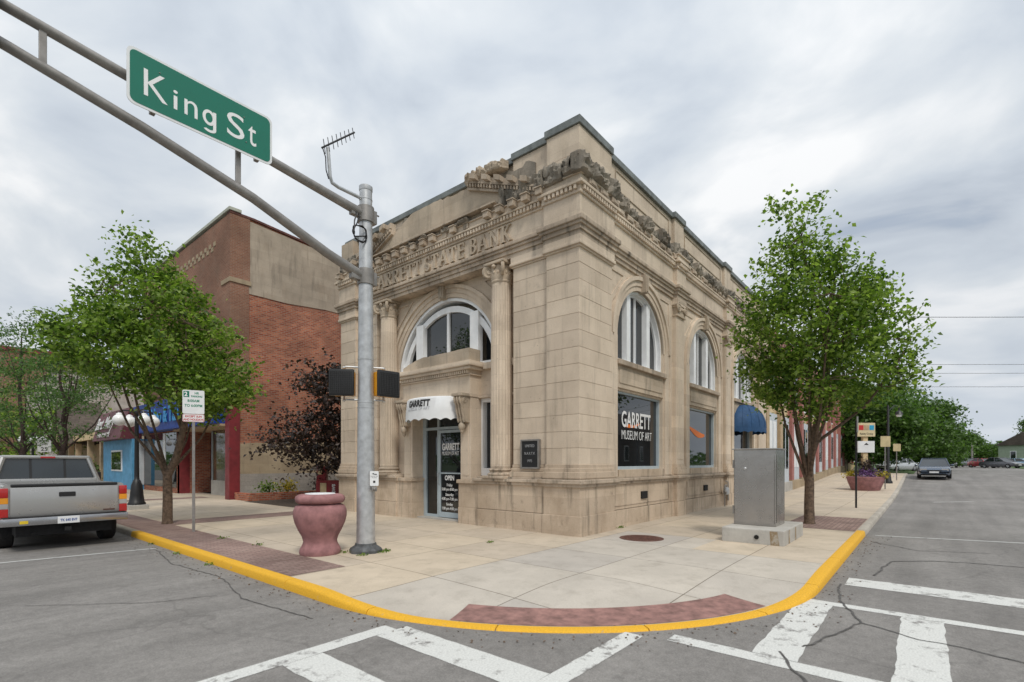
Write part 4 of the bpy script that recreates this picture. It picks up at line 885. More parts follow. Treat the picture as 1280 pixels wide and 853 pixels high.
# street name sign
kg = thing('street_name_sign', 'large green King St sign with white border hung on the mast arm', 'street sign', (-6.83, PY-.13, 6.63))
m = MB(); m.prism(rrect(1.83, .735, .085), 'd', -.006, .006); m.build('sign_plate', M['white_sheet'], kg)
m = MB(); m.prism(rrect(1.765, .67, .07), 'd', -.0095, -.005); m.build('sign_face', M['green_sign'], kg)
X_ = (1, 0, 0)
def glyph(ch, x0, x1, z0, z1, bold=.0):
    o = text('lettering', ch, .5, (0, 0, 0), X_, (0, 0, 1), M['text_white'], kg, .0012, bold); P_ = np.array([v.co[:] for v in o.data.vertices]); a = P_.min(0); b = P_.max(0)
    for v in o.data.vertices: v.co = (x0+(v.co.x-a[0])/(b[0]-a[0])*(x1-x0), -.0098+v.co.y, z0+(v.co.z-a[2])/(b[2]-a[2])*(z1-z0))
for ch, x0, x1, z0, z1 in (('K', -.735, -.47, -.19, .155), ('i', -.405, -.355, -.19, .065), ('n', -.275, -.115, -.19, .022), ('S', .265, .505, -.195, .16), ('t', .56, .675, -.195, .10)): glyph(ch, x0, x1, z0, z1)
m = MB(); cx, cz = .03, -.085; A = [2*math.pi*k/24 for k in range(25)]
m.rings([[(cx+.083*math.cos(t), -.0122, cz+.108*math.sin(t)), (cx+.045*math.cos(t), -.0122, cz+.068*math.sin(t)), (cx+.045*math.cos(t), -.0098, cz+.068*math.sin(t)), (cx+.083*math.cos(t), -.0098, cz+.108*math.sin(t))] for t in A], False)
m.box(cx+.052, cx+.092, -.0126, -.0098, -.235, .018); A = [R(a_) for a_ in range(0, -151, -10)]
m.rings([[(cx+.006+.086*math.cos(t), -.0124, -.235+.055*math.sin(t)), (cx+.006+.046*math.cos(t), -.0124, -.235+.02*math.sin(t)), (cx+.006+.046*math.cos(t), -.0098, -.235+.02*math.sin(t)), (cx+.006+.086*math.cos(t), -.0098, -.235+.055*math.sin(t))] for t in A], True)
m.build('lettering', M['text_white'], kg)
for x in (-.6, .75):
    m = MB(); m.box(x-.03, x+.03, .006, .2, -.30, .36, .004); m.build('bracket', M['galv_dull'], kg)
m = MB()
for x, z in ((-.56, .19), (.50, .17), (.53, -.185)): m.lathe((x, -.011, z), [(.009, -.004), (.009, .004)], 8)
m.build('rivets', M['galv_dull'], kg)
# antenna on the pole
an = thing('yagi_antenna', 'small black yagi antenna on a bent grey pipe beside the signal pole top', 'antenna', (PX, PY, 6.5))
m = MB(); m.tube([(-.1, 0, 0), (-.55, .02, .02), (-.66, .03, .05), (-.70, .03, .14), (-.74, .03, .62)], .032, 10); m.build('pipe_bracket', M['galv'], an, smooth=40)
m = MB(); m.tube([(-.86, .02, .56), (-.25, -.02, 1.12)], .016, 6)
for k in range(8):
    t = .06+.92*k/7; x, z = -.86+.61*t, .56+.56*t; ln = .12-.035*t; m.tube([(x+.02, 0, z-ln), (x-.02, 0, z+ln)], .007, 5)
m.build('antenna_boom', M['cable'], an, smooth=40)
m = MB(); m.tube([(-.84, .02, .56), (-.80, .0, .42), (-.79, .0, .2), (-.73, .02, .08)], .010, 5); m.build('feed_cable', M['cable'], an)
cc = thing('cable_coil', 'coil of black cable hanging on the signal pole below the upper arm', 'cable', (PX-.2, PY-.12, 5.78))
m = MB(); pts = []
for i in range(90):
    t = i/89*5.2*math.pi; rr_ = .145+.012*math.sin(i*.7); pts.append((rr_*math.cos(t)*.95+.01*math.sin(i), .014*math.sin(i*.31), rr_*math.sin(t)))
m.tube([(-.06, .1, .5), (-.03, .06, .38), (-.10, .02, .2)]+pts[16:]+[(.12, .02, .0)], .012, 6); m.tube([(.0, .1, .48), (.02, .05, .36), (-.06, .0, .17), (-.12, 0, .05)], .011, 6); m.build('cable_loop', M['cable'], cc, smooth=60)
# pedestrian signal heads
def ped(label, x, y, rz):
    t = thing('pedestrian_signal', label, 'signal', (x, y, 3.11), rz, 'pedestrian signals on the pole')
    m = MB(); m.box(-.205, .205, -.02, .17, -.225, .225, .03); m.build('housing', M['amber'], t, smooth=40)
    m = MB(); m.box(-.225, .225, -.10, -.021, -.245, .245, .03); m.build('visor_frame', M['black'], t, smooth=40)
    m = MB(); k = -.19
    while k < .19:
        m.box(k-.003, k+.003, -.113, -.101, -.2, .2); k += .033
    for z in [-.2+.033*q for q in range(13)]: m.box(-.2, .2, -.116, -.1135, z-.003, z+.003)
    m.build('louvre_grid', paint('charcoal louvres', (.035, .034, .034), .5), t)
    m = MB()
    for z in (.3, -.3): m.tube([(0, .12, z*.7), (0, .12, z), ], .02, 6); m.ell((0, .12, z), (.035, .035, .03), 8, 6)
    m.build('mount_arm', M['galv'], t, smooth=40)
    return t
ped('black crossing signal head on the left side of the pole, seen edge turned', -4.46, 2.28, R(-46))
ped('black crossing signal head with amber case on the right side of the pole', -3.835, 1.80, R(-6))
m = MB()
for z in (3.41, 2.81):
    m.tube([(-.27, .24, z), (.27, -.16, z)], .018, 8)
m.build('signal_bracket', M['galv'], mast, smooth=40)
pb = thing('crossing_button', 'white crosswalk push button sign strapped to the signal pole', 'push button', (-4.11, 1.80, 1.36), R(-32))
m = MB(); m.prism(rrect(.155, .27, .02), 'd', -.012, .0); m.build('sign_plate', M['white_sheet'], pb)
m = MB(); m.prism(rrect(.135, .25, .014), 'd', -.0135, -.0125)if False else None
m.box(-.02, .02, -.0145, -.0121, -.08, -.04); m.box(-.011, .011, -.016, -.0146, -.071, -.049); m.prism([(-.045, .085), (-.01, .1), (.0, .085), (.04, .085), (.052, .07), (.03, .068), (0, .072)], 'd', -.0145, -.0121); m.build('pictogram', M['text_black'], pb)
text('lettering', 'PUSH BUTTON', .021, (0, -.0122, .035), X_, (0, 0, 1), M['text_black'], pb, .0006, 0, .9, 'CENTER'); text('lettering', 'TO CROSS', .021, (0, -.0122, .008), X_, (0, 0, 1), M['text_black'], pb, .0006, 0, .9, 'CENTER')
m = MB(); m.box(-.05, .05, -.07, .03, -.235, -.15, .02); m.ell((.0, -.075, -.19), (.026, .02, .026), 10, 8); m.build('button_housing', M['galv_dull'], pb, smooth=40)
# overhead signal head whose edge shows at the far end of the arm
tl = thing('traffic_light', 'signal head on the mast arm at the left edge of the picture', 'traffic light', (-9.06, PY-.05, 6.62))
m = MB(); m.box(-.17, .17, -.1, .1, -.52, .52, .03); m.build('housing', M['black'], tl)
for z, mm in ((.34, 'red_lens'), (0, 'amber_lens'), (-.34, 'black')):
    m = MB(); m.tube([(0, -.1, z), (0, -.115, z)], .13, 16); l_ = m.build('lens', M[mm], tl)
    m = MB(); A = [(.15*math.cos(R(a)), .15*math.sin(R(a))) for a in range(-20, 201, 20)]
    m.rings([[(p[0], -.1, z+p[1]) for p in A], [(p[0], -.33, z+p[1]) for p in A]], False, False); m.build('visor', M['black'], l_)
# planter vase
def vase(label):
    t = thing('planter_urn', label, 'urn', (-4.76, 2.52, 0))
    m = MB(); m.lathe((0, 0, 0), [(.34, -.01), (.355, .03), (.35, .09), (.33, .13), (.298, .19), (.288, .235), (.315, .33), (.375, .44), (.43, .57), (.458, .69), (.455, .79), (.42, .87), (.35, .905), (.325, .915)], 48); m.build('urn_body', M['pinkstone'], t, smooth=40)
    m = MB(); m.lathe((0, 0, 0), [(.34, .915), (.39, .925), (.42, .955), (.428, 1.0), (.415, 1.045), (.37, 1.075), (.27, 1.085), (.265, 1.06)], 48); m.build('rim', M['pinkstone'], t, smooth=50)
    m = MB(); m.lathe((0, 0, 0), [(.262, 1.05), (.262, 1.088), (.25, 1.095), (.02, 1.10)], 32); m.build('lid', M['white_sheet'], t, smooth=40)
vase('dusty pink concrete urn with a white lid beside the signal pole')
# utility cabinet
uc = thing('utility_cabinet', 'brushed steel utility cabinet on a concrete base near the kerb', 'utility cabinet', (0, 0, 0))
m = MB(); m.box(1.44, 3.42, -3.80, -2.62, -.02, .30, .025); m.build('concrete_base', M['conc'], uc)
m = MB(); m.box(2.05, 2.88, -3.53, -2.69, .30, 1.93, .012); m.build('cabinet_body', M['steel'], uc)
m = MB(); m.box(2.03, 2.04, -3.50, -2.72, .36, 1.80, .003); dd_ = m.build('door', M['steel'], uc)
m = MB(); m.lathe((0, 0, 0), [(.03, 0), (.034, .02), (.02, .035)], 12); o = m.build('lock', M['galv'], dd_, smooth=40); o.rotation_euler = (0, R(-90), 0); o.location = (2.03, -2.93, 1.52)
m = MB(); m.box(2.10, 2.83, -3.54, -3.531, .38, 1.82, .003); sdo = m.build('side_panel', M['steel'], uc)
m = MB(); [m.box(2.25, 2.68, -3.548, -3.541, .55+.035*k, .565+.035*k) for k in range(6)]; m.build('louvre', M['galv_dull'], sdo)
m = MB(); m.box(2.02, 2.91, -3.56, -2.66, 1.93, 1.955, .006); m.build('cabinet_lid', M['steel'], uc)
for z in (.62, 1.62):
    m = MB(); m.tube([(2.03, -2.685, z-.09), (2.03, -2.685, z+.09)], .014, 8); m.build('hinge', M['galv_dull'], dd_)
m = MB(); m.tube([(1.425, -3.3, .14), (1.45, -3.3, .14)], .045, 12); m.build('pipe_hole', M['void'], uc)
stain = worn('rust run stain', (.30, .22, .13), (.40, .36, .30), .5)
for q in ([(1.85, -3.803, .0), (1.98, -3.803, .0), (1.96, -3.803, .28), (1.86, -3.803, .28)], [(2.5, -3.803, .0), (2.62, -3.803, .0), (2.6, -3.803, .28), (2.51, -3.803, .28)], [(1.437, -3.72, 0), (1.437, -3.56, 0), (1.437, -3.54, .28), (1.437, -3.68, .28)]):
    m = MB(); m.face(q); m.build('rust_stain', stain, uc)
mh = thing('manhole_cover', 'rusty round iron manhole cover set in the sidewalk', 'manhole cover', (.67, -1.17, 0))
m = MB(); m.lathe((0, 0, 0), [(.47, -.02), (.47, .006), (.43, .009), (.425, .006), (.02, .006)], 40); m.build('rim', M['rust'], mh, smooth=30)
m = MB()
for i in range(-5, 6):
    for j in range(-5, 6):
        if math.hypot(i, j) < 5.2: m.box(i*.072-.02, i*.072+.02, j*.072-.02, j*.072+.02, .006, .0105)
m.build('tread_pattern', M['rust'], mh)
# parking sign
def plate(p, w, h, z, y, mat, r=.03, name='sign_plate'):
    m = MB(); m.prism([(a, z+b) for a, b in rrect(w, h, r)], 'd', y-.004, y); return m.build(name, mat, p)
ps = thing('parking_sign', 'white and red two hour parking sign on a galvanised post near the leafy tree', 'parking sign', (-5.23, 7.47, 0), R(-22))
m = MB(); m.box(-.03, .03, -.03, .03, -.02, 3.36, .004); m.build('sign_post', M['galv_dull'], ps)
pl = plate(ps, .44, .56, 3.09, -.032, M['white_sheet'])
m = MB(); m.box(-.20, -.085, -.0375, -.0362, 3.20, 3.345); m.build('number_panel', M['green_sign'], pl)
z_ = (0, 0, 1)
text('lettering', '2', .14, (-.185, -.0378, 3.225), X_, z_, M['text_white'], pl, .0008, .004, .95)
for q, x, z, s_ in (('HR', .065, 3.275, .075), ('PARKING', .065, 3.205, .06), ('8:00AM', .0, 3.09, .085), ('TO 6:00PM', .0, 2.975, .085)): text('lettering', q, s_, (x, -.0365, z), X_, z_, M['text_green'], pl, .0008, .002, .9, 'CENTER')
p2 = plate(ps, .44, .185, 2.71, -.032, M['white_sheet'])
text('lettering', 'EXCEPT SUN', .065, (0, -.0365, 2.725), X_, z_, M['text_red'], p2, .0008, .002, .9, 'CENTER'); text('lettering', 'AND HOLIDAYS', .065, (0, -.0365, 2.65), X_, z_, M['text_red'], p2, .0008, .002, .85, 'CENTER')
m = MB()
for q in range(40): pass
pts = rrect(.43, .178, .028); m.rings([[(a, -.0366, 2.71+b), (a*.965, -.0366, 2.71+b*.93), (a*.965, -.0362, 2.71+b*.93), (a, -.0362, 2.71+b)] for a, b in pts+pts[:1]], False); m.build('sign_border', M['text_red'], p2)
# globe street lamps
def globe_lamp(label, x, y):
    t = thing('street_lamp', label, 'street lamp', (x, y, 0), 0, 'black globe street lamps on the left pavement')
    m = MB(); m.box(-.3, .3, -.3, .3, -.02, .16, .02); m.build('concrete_footing', M['conc'], t)
    m = MB(); m.lathe((0, 0, 0), [(.27, .16), (.27, .22), (.23, .27), (.20, .5), (.17, .85), (.13, .95), (.11, 1.02), (.08, 1.06), (.075, 1.2), (.058, 3.35), (.075, 3.4), (.05, 3.5), (.02, 3.62)], 16); m.build('lamp_post', M['black'], t, smooth=40)
    for k in range(4):
        a = R(10+90*k); u = Vector((math.cos(a), math.sin(a), 0))
        m = MB(); m.tube([tuple(u*.05+Vector((0, 0, 3.38))), tuple(u*.25+Vector((0, 0, 3.48))), tuple(u*.48+Vector((0, 0, 3.46))), tuple(u*.52+Vector((0, 0, 3.36)))], .025, 6); ar = m.build('lamp_arm', M['black'], t, smooth=40)
        m = MB(); m.ell((u.x*.52, u.y*.52, 3.13), (.205, .205, .2), 18, 12); m.lathe((u.x*.52, u.y*.52, 3.3), [(.1, 0), (.1, .04), (.04, .08)], 10); m.build('globe', M['globe'], ar, smooth=60)
globe_lamp('black lamp post with white globes in front of the sky blue shop', -4.45, 15.6)
globe_lamp('more distant black lamp post with white globes seen above the pickup cab', -4.6, 38.9)
# right pavement posts
t = thing('sign_post', 'dark bare sign post at the kerb just beyond the young tree', 'post', (12.49, -3.99, 0))
m = MB(); m.box(-.035, .035, -.03, .03, -.02, 3.2, .004); m.build('post', M['black'], t); m = MB(); m.box(-.22, .22, -.047, -.032, 2.75, 3.35, .004); m.build('sign_plate', M['galv_dull'], t)
def street_sign(label, x, y, zb, zt, w, h, mat, rz, pm='galv_dull'):
    t = thing('street_sign', label, 'sign', (x, y, Hg(x)), rz); m = MB(); m.tube([(0, .03, -.02), (0, .03, zt)], .03, 8); m.build('sign_post', M[pm], t)
    plate(t, w, h, (zb+zt)/2, 0, mat); return t
M['tan_sign'] = paint('tan sign back', (.52, .42, .24), .5)
street_sign('tan square sign on a grey post in front of the far black lamp', 25.6, -4.2, 2.4, 3.0, .55, .6, M['tan_sign'], R(-52))
street_sign('smaller tan sign on a thin post right of the far black lamp', 33.2, -4.45, 1.95, 2.5, .5, .5, M['tan_sign'], R(-52))
t = thing('arm_lamp', 'tall black street lamp with a hanging lantern beyond the flower planter', 'street lamp', (30.3, -4.1, Hg(30.3)))
m = MB(); m.lathe((0, 0, 0), [(.24, -.02), (.24, .1), (.18, .2), (.14, .6), (.08, .75), (.06, 4.9), (.02, 5.0)], 12); m.build('lamp_post', M['black'], t, smooth=40)
m = MB(); m.tube([(0, 0, 4.6), (.2, -.3, 4.95), (.42, -.5, 4.95), (.45, -.54, 4.75)], .03, 6); ar = m.build('lamp_arm', M['black'], t, smooth=40)
m = MB(); m.lathe((.45, -.54, 4.25), [(.12, 0), (.17, .12), (.17, .14)], 10); m.build('lamp_glass', M['globe'], ar); m = MB(); m.lathe((.45, -.54, 4.4), [(.23, 0), (.15, .18), (.05, .25), (.03, .38)], 10); m.build('lamp_hood', M['black'], ar)
# flower planter
fp = thing('flower_planter', 'wide dusty pink concrete bowl planter at the kerb', 'planter', (24.6, -3.35, Hg(24.6)))
m = MB(); m.lathe((0, 0, 0), [(.62, -.02), (.66, .05), (.78, .4), (.86, .66), (.87, .74), (.80, .76), (.76, .70)], 28, sy=1.05); m.build('bowl', M['pinkstone'], fp, smooth=40)
m = MB(); m.lathe((0, 0, 0), [(.77, .68), (.4, .74), (.02, .76)], 20); m.build('soil', M['soil'], fp)
def leaves(pts, size, seed, up=.35, droop=0, shape=1.0):
    """one mesh of small folded leaves at the given points"""
    rs = np.random.default_rng(seed); P_ = np.asarray(pts, float); n = len(P_)
    nrm = rs.normal(size=(n, 3)); nrm[:, 2] = np.abs(nrm[:, 2])+up; nrm /= np.linalg.norm(nrm, axis=1)[:, None]
    d = rs.normal(size=(n, 3)); d[:, 2] -= droop; d -= nrm*(d*nrm).sum(1)[:, None]; d /= np.linalg.norm(d, axis=1)[:, None]
    s = np.cross(nrm, d); L_ = size*(.65+.7*rs.random(n))[:, None]; w = L_*.36*shape
    base = P_-d*L_*.5; tip = P_+d*L_*.5-nrm*L_*.12; q1 = P_-d*L_*.08+s*w+nrm*L_*.10; q2 = P_-d*L_*.08-s*w+nrm*L_*.10
    co = np.stack([base, q1, tip, q2], 1).reshape(-1, 3); me = bpy.data.meshes.new('leaves')
    me.vertices.add(n*4); me.vertices.foreach_set('co', co.ravel())
    idx = (np.arange(n)[:, None]*4+np.array([0, 1, 2, 0, 2, 3])[None]).ravel(); me.loops.add(n*6); me.loops.foreach_set('vertex_index', idx.astype(np.int32))
    me.polygons.add(n*2); me.polygons.foreach_set('loop_start', np.arange(0, n*6, 3, dtype=np.int32)); me.update(calc_edges=True); return me
def blob_pts(n, c, r, seed):
    rs = np.random.default_rng(seed); return rs.normal(size=(n, 3))*np.array(r)*.5+np.array(c)
M['petal_y'] = leafmat('yellow green blossom', (.12, .12, .01), (.40, .30, .02), (.55, .42, .03), .2); M['petal_p'] = leafmat('purple blossom', (.10, .05, .15), (.20, .09, .30), (.30, .16, .42), .2)
fl = thing('planter_flowers', 'yellow and purple flowers with dark foliage growing in the wide bowl planter', 'flowers', (24.6, -3.35, Hg(24.6)))
link('yellow_blossom', leaves(np.concatenate([blob_pts(380, (.25, .65, .88), (.45, .4, .25), 1), blob_pts(260, (-.15, -.75, .86), (.3, .3, .22), 2)]), .09, 3), M['petal_y'], fl)
link('purple_blossom', leaves(blob_pts(700, (-.15, -.15, .9), (.6, .55, .28), 4), .08, 5), M['petal_p'], fl)
link('dark_foliage', leaves(blob_pts(420, (.1, .0, 1.25), (.4, .4, .5), 6), .16, 7, shape=.5), M['leaf_purple'], fl)
# hanging wires and poles
def pole(label, x, y, h):
    t = thing('utility_pole', label, 'utility pole', (x, y, Hg(x))); m = MB(); m.tube([(0, 0, -.1), (0, 0, h)], [.16, .11], 10); m.build('pole', paint('weathered grey pole', (.24, .22, .20), .9, var=.2), t, smooth=40)
    m = MB(); m.box(-.9, .9, -.05, .05, h-.7, h-.58); m.build('crossarm', M['galv_dull'], t); return t
pole('weathered grey utility pole in front of the small round trees', 112, -12.4, 4.8)
for lab, z in (('highest and thickest of the thin wires across the sky', 12.6), ('upper wire of the close pair below the highest wire', 9.1), ('lower wire of the close pair', 8.45), ('lowest wire across the sky', 7.45)):
    m = MB(); c = Vector((40, -8, 0)); u = Vector((.64, -.768, 0)); pts = [tuple(c+u*t+Vector((0, 0, z+.004*(t*t)/10-.2))) for t in range(-34, 60, 4)]
    m.tube(pts, .014 if z != 12.6 else .02, 4); tag(m.build('power_line', M['cable'], None), lab, 'power line', 'power lines across the side street')
pole('utility pole behind the big street trees', 17.5+1, 18.4+1, 13.2)

# ------------------------------------------------------------------ cars
def frustum(m, A, B): m.rings([A, B])
def wheel(p, x, y, r, w=.22, rim='chrome'):
    t = bpy.data.objects.new('wheel', None); COL.objects.link(t); t.parent = p; t.location = (x, y, r)
    m = MB(); pr = [(r*.62, -w/2), (r*.93, -w/2), (r, -w/2+.03), (r, w/2-.03), (r*.93, w/2), (r*.62, w/2)]
    m.rings([[(a*math.cos(q), d, a*math.sin(q)) for a, d in pr] for q in [2*math.pi*k/24 for k in range(25)]], False); m.build('tyre', M['rubber'], t, smooth=40)
    m = MB(); s_ = 1 if y > 0 else -1
    m.tube([(0, s_*w*.1, 0), (0, s_*w*.36, 0)], r*.63, 20)
    for k in range(5):
        a = 2*math.pi*k/5; m.tube([(0, s_*w*.40, 0), (r*.55*math.cos(a), s_*w*.40, r*.55*math.sin(a))], r*.09, 6)
    m.build('rim', M[rim], t, smooth=40); return t
def sedan(label, x, y, rz, paintmat, L_=4.6, Wd=1.8, Hh=1.42, front_lamps=True, group='cars parked along the side street', detail=True, zoff=-.12, wagon=False):
    t = thing('parked_car', label, 'car', (x, y, Hg(x)+zoff), rz, group); h = L_/2; w = Wd/2
    st = [(-h, .42, .66, .80), (-h+.12, .28, .88, .93), (-h+.75, .2, .96, 1.0), (-.6, .2, .93, 1.0), (.75, .2, .92, 1.0), (h-.9, .22, .86, .98), (h-.25, .26, .76, .93), (h, .34, .60, .80)]
    m = MB(); rg = []
    for a, zb, zt, k in st:
        q = w*k; rg.append([(a, -q*.92, zb), (a, -q, zb+.15), (a, -q, zt-.18), (a, -q*.9, zt), (a, q*.9, zt), (a, q, zt-.18), (a, q, zb+.15), (a, q*.92, zb)])
    m.rings(rg); m.build('body', paintmat, t, smooth=50)
    r0 = -h+.15 if wagon else -h+.75
    m = MB(); A = [(r0, .9), (h-1.15, .87)]; B = [(r0+(.25 if wagon else .6), Hh), (h-2.05, Hh)]
    gl = [[(A[0][0], -w*.9, A[0][1]), (A[1][0], -w*.9, A[1][1]), (A[1][0], w*.9, A[1][1]), (A[0][0], w*.9, A[0][1])], [(B[0][0], -w*.7, B[0][1]-.04), (B[1][0], -w*.7, B[1][1]-.04), (B[1][0], w*.7, B[1][1]-.04), (B[0][0], w*.7, B[0][1]-.04)]]
    m.rings(gl); m.build('windows', M['carglass'], t)
    m = MB(); m.box(B[0][0]-.03, B[1][0]+.03, -w*.72, w*.72, Hh-.05, Hh, .03)
    for s_ in (-1, 1):
        for i, j in ((0, 0), (1, 1)): m.tube([(A[i][0], s_*w*.9, A[i][1]), (B[i][0], s_*w*.7, B[i][1]-.03)], .04, 6)
        m.tube([((A[0][0]+A[1][0])/2, s_*w*.905, .9), ((B[0][0]+B[1][0])/2, s_*w*.71, Hh-.04)], .04, 6)
    m.build('roof', paintmat, t, smooth=40)
    for sx in (-h+.85, h-.85):
        for s_ in (-1, 1): wheel(t, sx, s_*(w-.11), .32)
    for s_ in (-1, 1):
        m = MB(); m.box(h-.16, h-.02, s_*w*.62-.19, s_*w*.62+.19, .55, .70, .03); m.build('headlight', M['white_lens'], t)
        m = MB(); m.box(-h-.0, -h+.16, s_*w*.66-.17, s_*w*.66+.17, .66, .82, .03); m.build('tail_light', M['red_lens'], t)
        m = MB(); m.ell((h-1.25, s_*(w+.06), .95), (.07, .1, .07), 8, 6); m.build('mirror', paintmat, t, smooth=40)
    m = MB(); m.box(h-.08, h+.01, -w*.42, w*.42, .52, .62, .01); m.box(h-.2, h+.0, -w*.7, w*.7, .27, .40, .02); m.build('grille', M['black'], t)
    m = MB(); m.box(h, h+.02, -.25, .25, .41, .52); m.build('number_plate', M['white_sheet'], t); return t
def cp(n, c): return paint(n, c, .25, .3, .04, coat=.7)
sedan('dark blue-grey car facing the viewer, parked at the left kerb of the side street', 38, -6.4, R(180), cp('slate blue car paint', (.06, .085, .13)), 4.7, 1.85, 1.45)
sedan('silver car half hidden by the lamp post under the big trees', 58, -3.6, R(150), cp('pale silver car paint', (.50, .52, .54)), 4.5, 1.8, 1.5)
sedan('white van far along the side street beyond the blue-grey car', 94, -8.8, R(180), cp('white car paint', (.62, .66, .70)), 4.8, 1.9, 1.8, wagon=True)
sedan('charcoal car at the left end of the parked row', 102, -11.9, R(195), cp('charcoal car paint', (.03, .035, .045)), 4.7, 1.8, 1.45)
sedan('bright red car in the parked row', 95.3, -12.9, R(215), cp('red car paint', (.42, .012, .018)), 4.5, 1.8, 1.4)
sedan('dark silver car right of the red car', 88.4, -14.1, R(230), cp('dark silver car paint', (.10, .10, .115)), 4.6, 1.8, 1.5)
sedan('light blue car at the right end of the parked row', 95, -16.6, R(250), cp('light blue car paint', (.20, .34, .46)), 4.6, 1.8, 1.42, zoff=-.15)
# pickup seen from behind
tk = thing('pickup_truck', 'silver-beige pickup truck parked at the left kerb, seen from behind', 'pickup truck', (-7.46, 7.72, -.12))
S = M['silver']; w = 1.0
m = MB(FRONT)                                              # built along y: rear at 0, front at 5.7
def trk(d, a, z): return (a, d, z)
m = MB()
for s_ in (-1, 1):                                         # bed sides
    m.prism([(s_*w, .66), (s_*w*.985, 1.0), (s_*w*.94, 1.30), (s_*w*.90, 1.33), (s_*w*.82, 1.33), (s_*w*.82, .66)], 'd', .03, 2.2)
    m.box(s_*.9-.1, s_*.9+.1, .1, .75, .52, .67)
m.box(-.82, .82, .1, 2.2, .70, .78); m.box(-.82, .82, 2.1, 2.2, .7, 1.33)
rg = []                                                    # cab and bonnet
for y, zt, k, hw in ((2.22, 1.33, .0, .985), (2.6, 1.36, 0, .99), (4.0, 1.34, 0, .99), (4.15, 1.28, 0, .985), (5.4, 1.2, 0, .96), (5.62, 1.1, 0, .92)):
    q = w*hw; rg.append([(-q, y, .45), (-q, y, zt-.2), (-q*.93, y, zt), (q*.93, y, zt), (q, y, zt-.2), (q, y, .45)])
m.rings(rg); m.build('body', S, tk, smooth=40)
m = MB(); m.rings([[(-.9, 2.3, 1.3), (.9, 2.3, 1.3), (.92, 3.95, 1.3), (-.92, 3.95, 1.3)], [(-.73, 2.42, 1.88), (.73, 2.42, 1.88), (.74, 3.3, 1.9), (-.74, 3.3, 1.9)]]); m.build('cab_windows', M['carglass'], tk)
m = MB(); m.box(-.78, .78, 2.36, 3.4, 1.86, 1.94, .035)
for s_ in (-1, 1): m.tube([(s_*.93, 2.27, 1.28), (s_*.90, 2.28, 1.36), (s_*.745, 2.4, 1.88)], .055, 8); m.tube([(s_*.92, 3.97, 1.3), (s_*.75, 3.32, 1.89)], .045, 8)
m.box(-.88, .88, 2.22, 2.33, 1.28, 1.40, .02)
m.build('cab_roof', S, tk, smooth=40)
m = MB()
for x in (-.30, .30): m.box(x-.022, x+.022, 2.29, 2.36, 1.38, 1.86)
o = m.build('window_divider', M['black'], tk); 
for ch in (o,): 
    for v in ch.data.vertices: v.co.y += (v.co.z-1.30)*.205
m = MB(); m.box(-.13, .13, 2.345, 2.37, 1.875, 1.915, .006); m.build('brake_lamp', M['red_lens'], tk)
m = MB(); m.box(-.84, .84, -.01, .07, .70, 1.285, .025); tg = m.build('tailgate', S, tk, smooth=40)
m = MB(); m.box(-.83, .83, -.02, .1, 1.285, 1.345, .02); m.build('tailgate_cap', M['black'], tg); m = MB(); m.box(-.13, .13, -.03, -.005, 1.075, 1.17, .012); m.build('handle', M['black'], tg)
m = MB(); m.box(.58, .78, -.014, -.008, .745, .775); m.build('badge', M['rust'], tg)
for s_ in (-1, 1):
    tlx = s_*.93
    m = MB(); m.box(tlx-.07, tlx+.07, -.015, .12, 1.08, 1.27, .02); l_ = m.build('tail_light', M['red_lens'], tk, smooth=40)
    m = MB(); m.box(tlx-.068, tlx+.068, -.012, .1, .965, 1.08, .01); m.build('amber_band', M['amber_lens'], l_); m = MB(); m.box(tlx-.068, tlx+.068, -.012, .1, .865, .965, .01); m.build('reversing_band', M['white_lens'], l_); m = MB(); m.box(tlx-.068, tlx+.068, -.013, .1, .70, .865, .01); m.build('lower_band', M['red_lens'], l_)
m = MB(); m.box(-.99, .99, -.16, .08, .53, .69, .025); m.box(-.98, -.9, -.1, .5, .53, .66, .02); m.box(.9, .98, -.1, .5, .53, .66, .02); bp = m.build('bumper', M['chrome'], tk, smooth=40)
m = MB(); m.box(-.95, .95, -.165, .06, .685, .705, .006); m.build('bumper_pad', M['rubber'], bp)
m = MB(); m.box(-.17, .17, -.172, -.158, .535, .675, .004); np_ = m.build('number_plate', M['white_sheet'], bp); text('lettering', 'TK 640 BVF', .07, (0, -.1725, .58), X_, z_, paint('blue plate lettering', (.05, .1, .3), .5), np_, .001, .002, .75, 'CENTER')
m = MB(); m.box(-.72, -.6, -.168, -.155, .57, .63); m.build('sticker', paint('yellow sticker', (.7, .5, .02), .5), bp)
m = MB(); m.box(-.75, .75, .1, 5.3, .30, .55); m.tube([(-.5, .4, .36), (-.5, .05, .34)], .04, 8); m.box(-.05, .05, -.12, .4, .38, .46); m.build('underbody', M['rubber'], tk)
for y in (1.1, 4.65):
    for s_ in (-1, 1):
        wh = wheel(tk, 0, s_*.5, .37, .26); wh.location = (s_*.84, y, .37); wh.rotation_euler = (0, 0, R(90) if s_ < 0 else R(90))
for s_ in (-1, 1):
    m = MB(); m.box(s_*1.12-.1, s_*1.12+.1, 3.6, 3.68, 1.3, 1.52, .02); m.box(s_*.98-.06, s_*.98+.06, 3.6, 3.66, 1.33, 1.37); m.build('mirror', M['black'], tk)
sedan('red car roof showing ahead of the pickup at the left edge', -7.6, 24.5, R(90), cp('deep red car paint', (.30, .015, .02)), 4.8, 1.85, 1.75, group='cars parked along the left kerb', wagon=True)

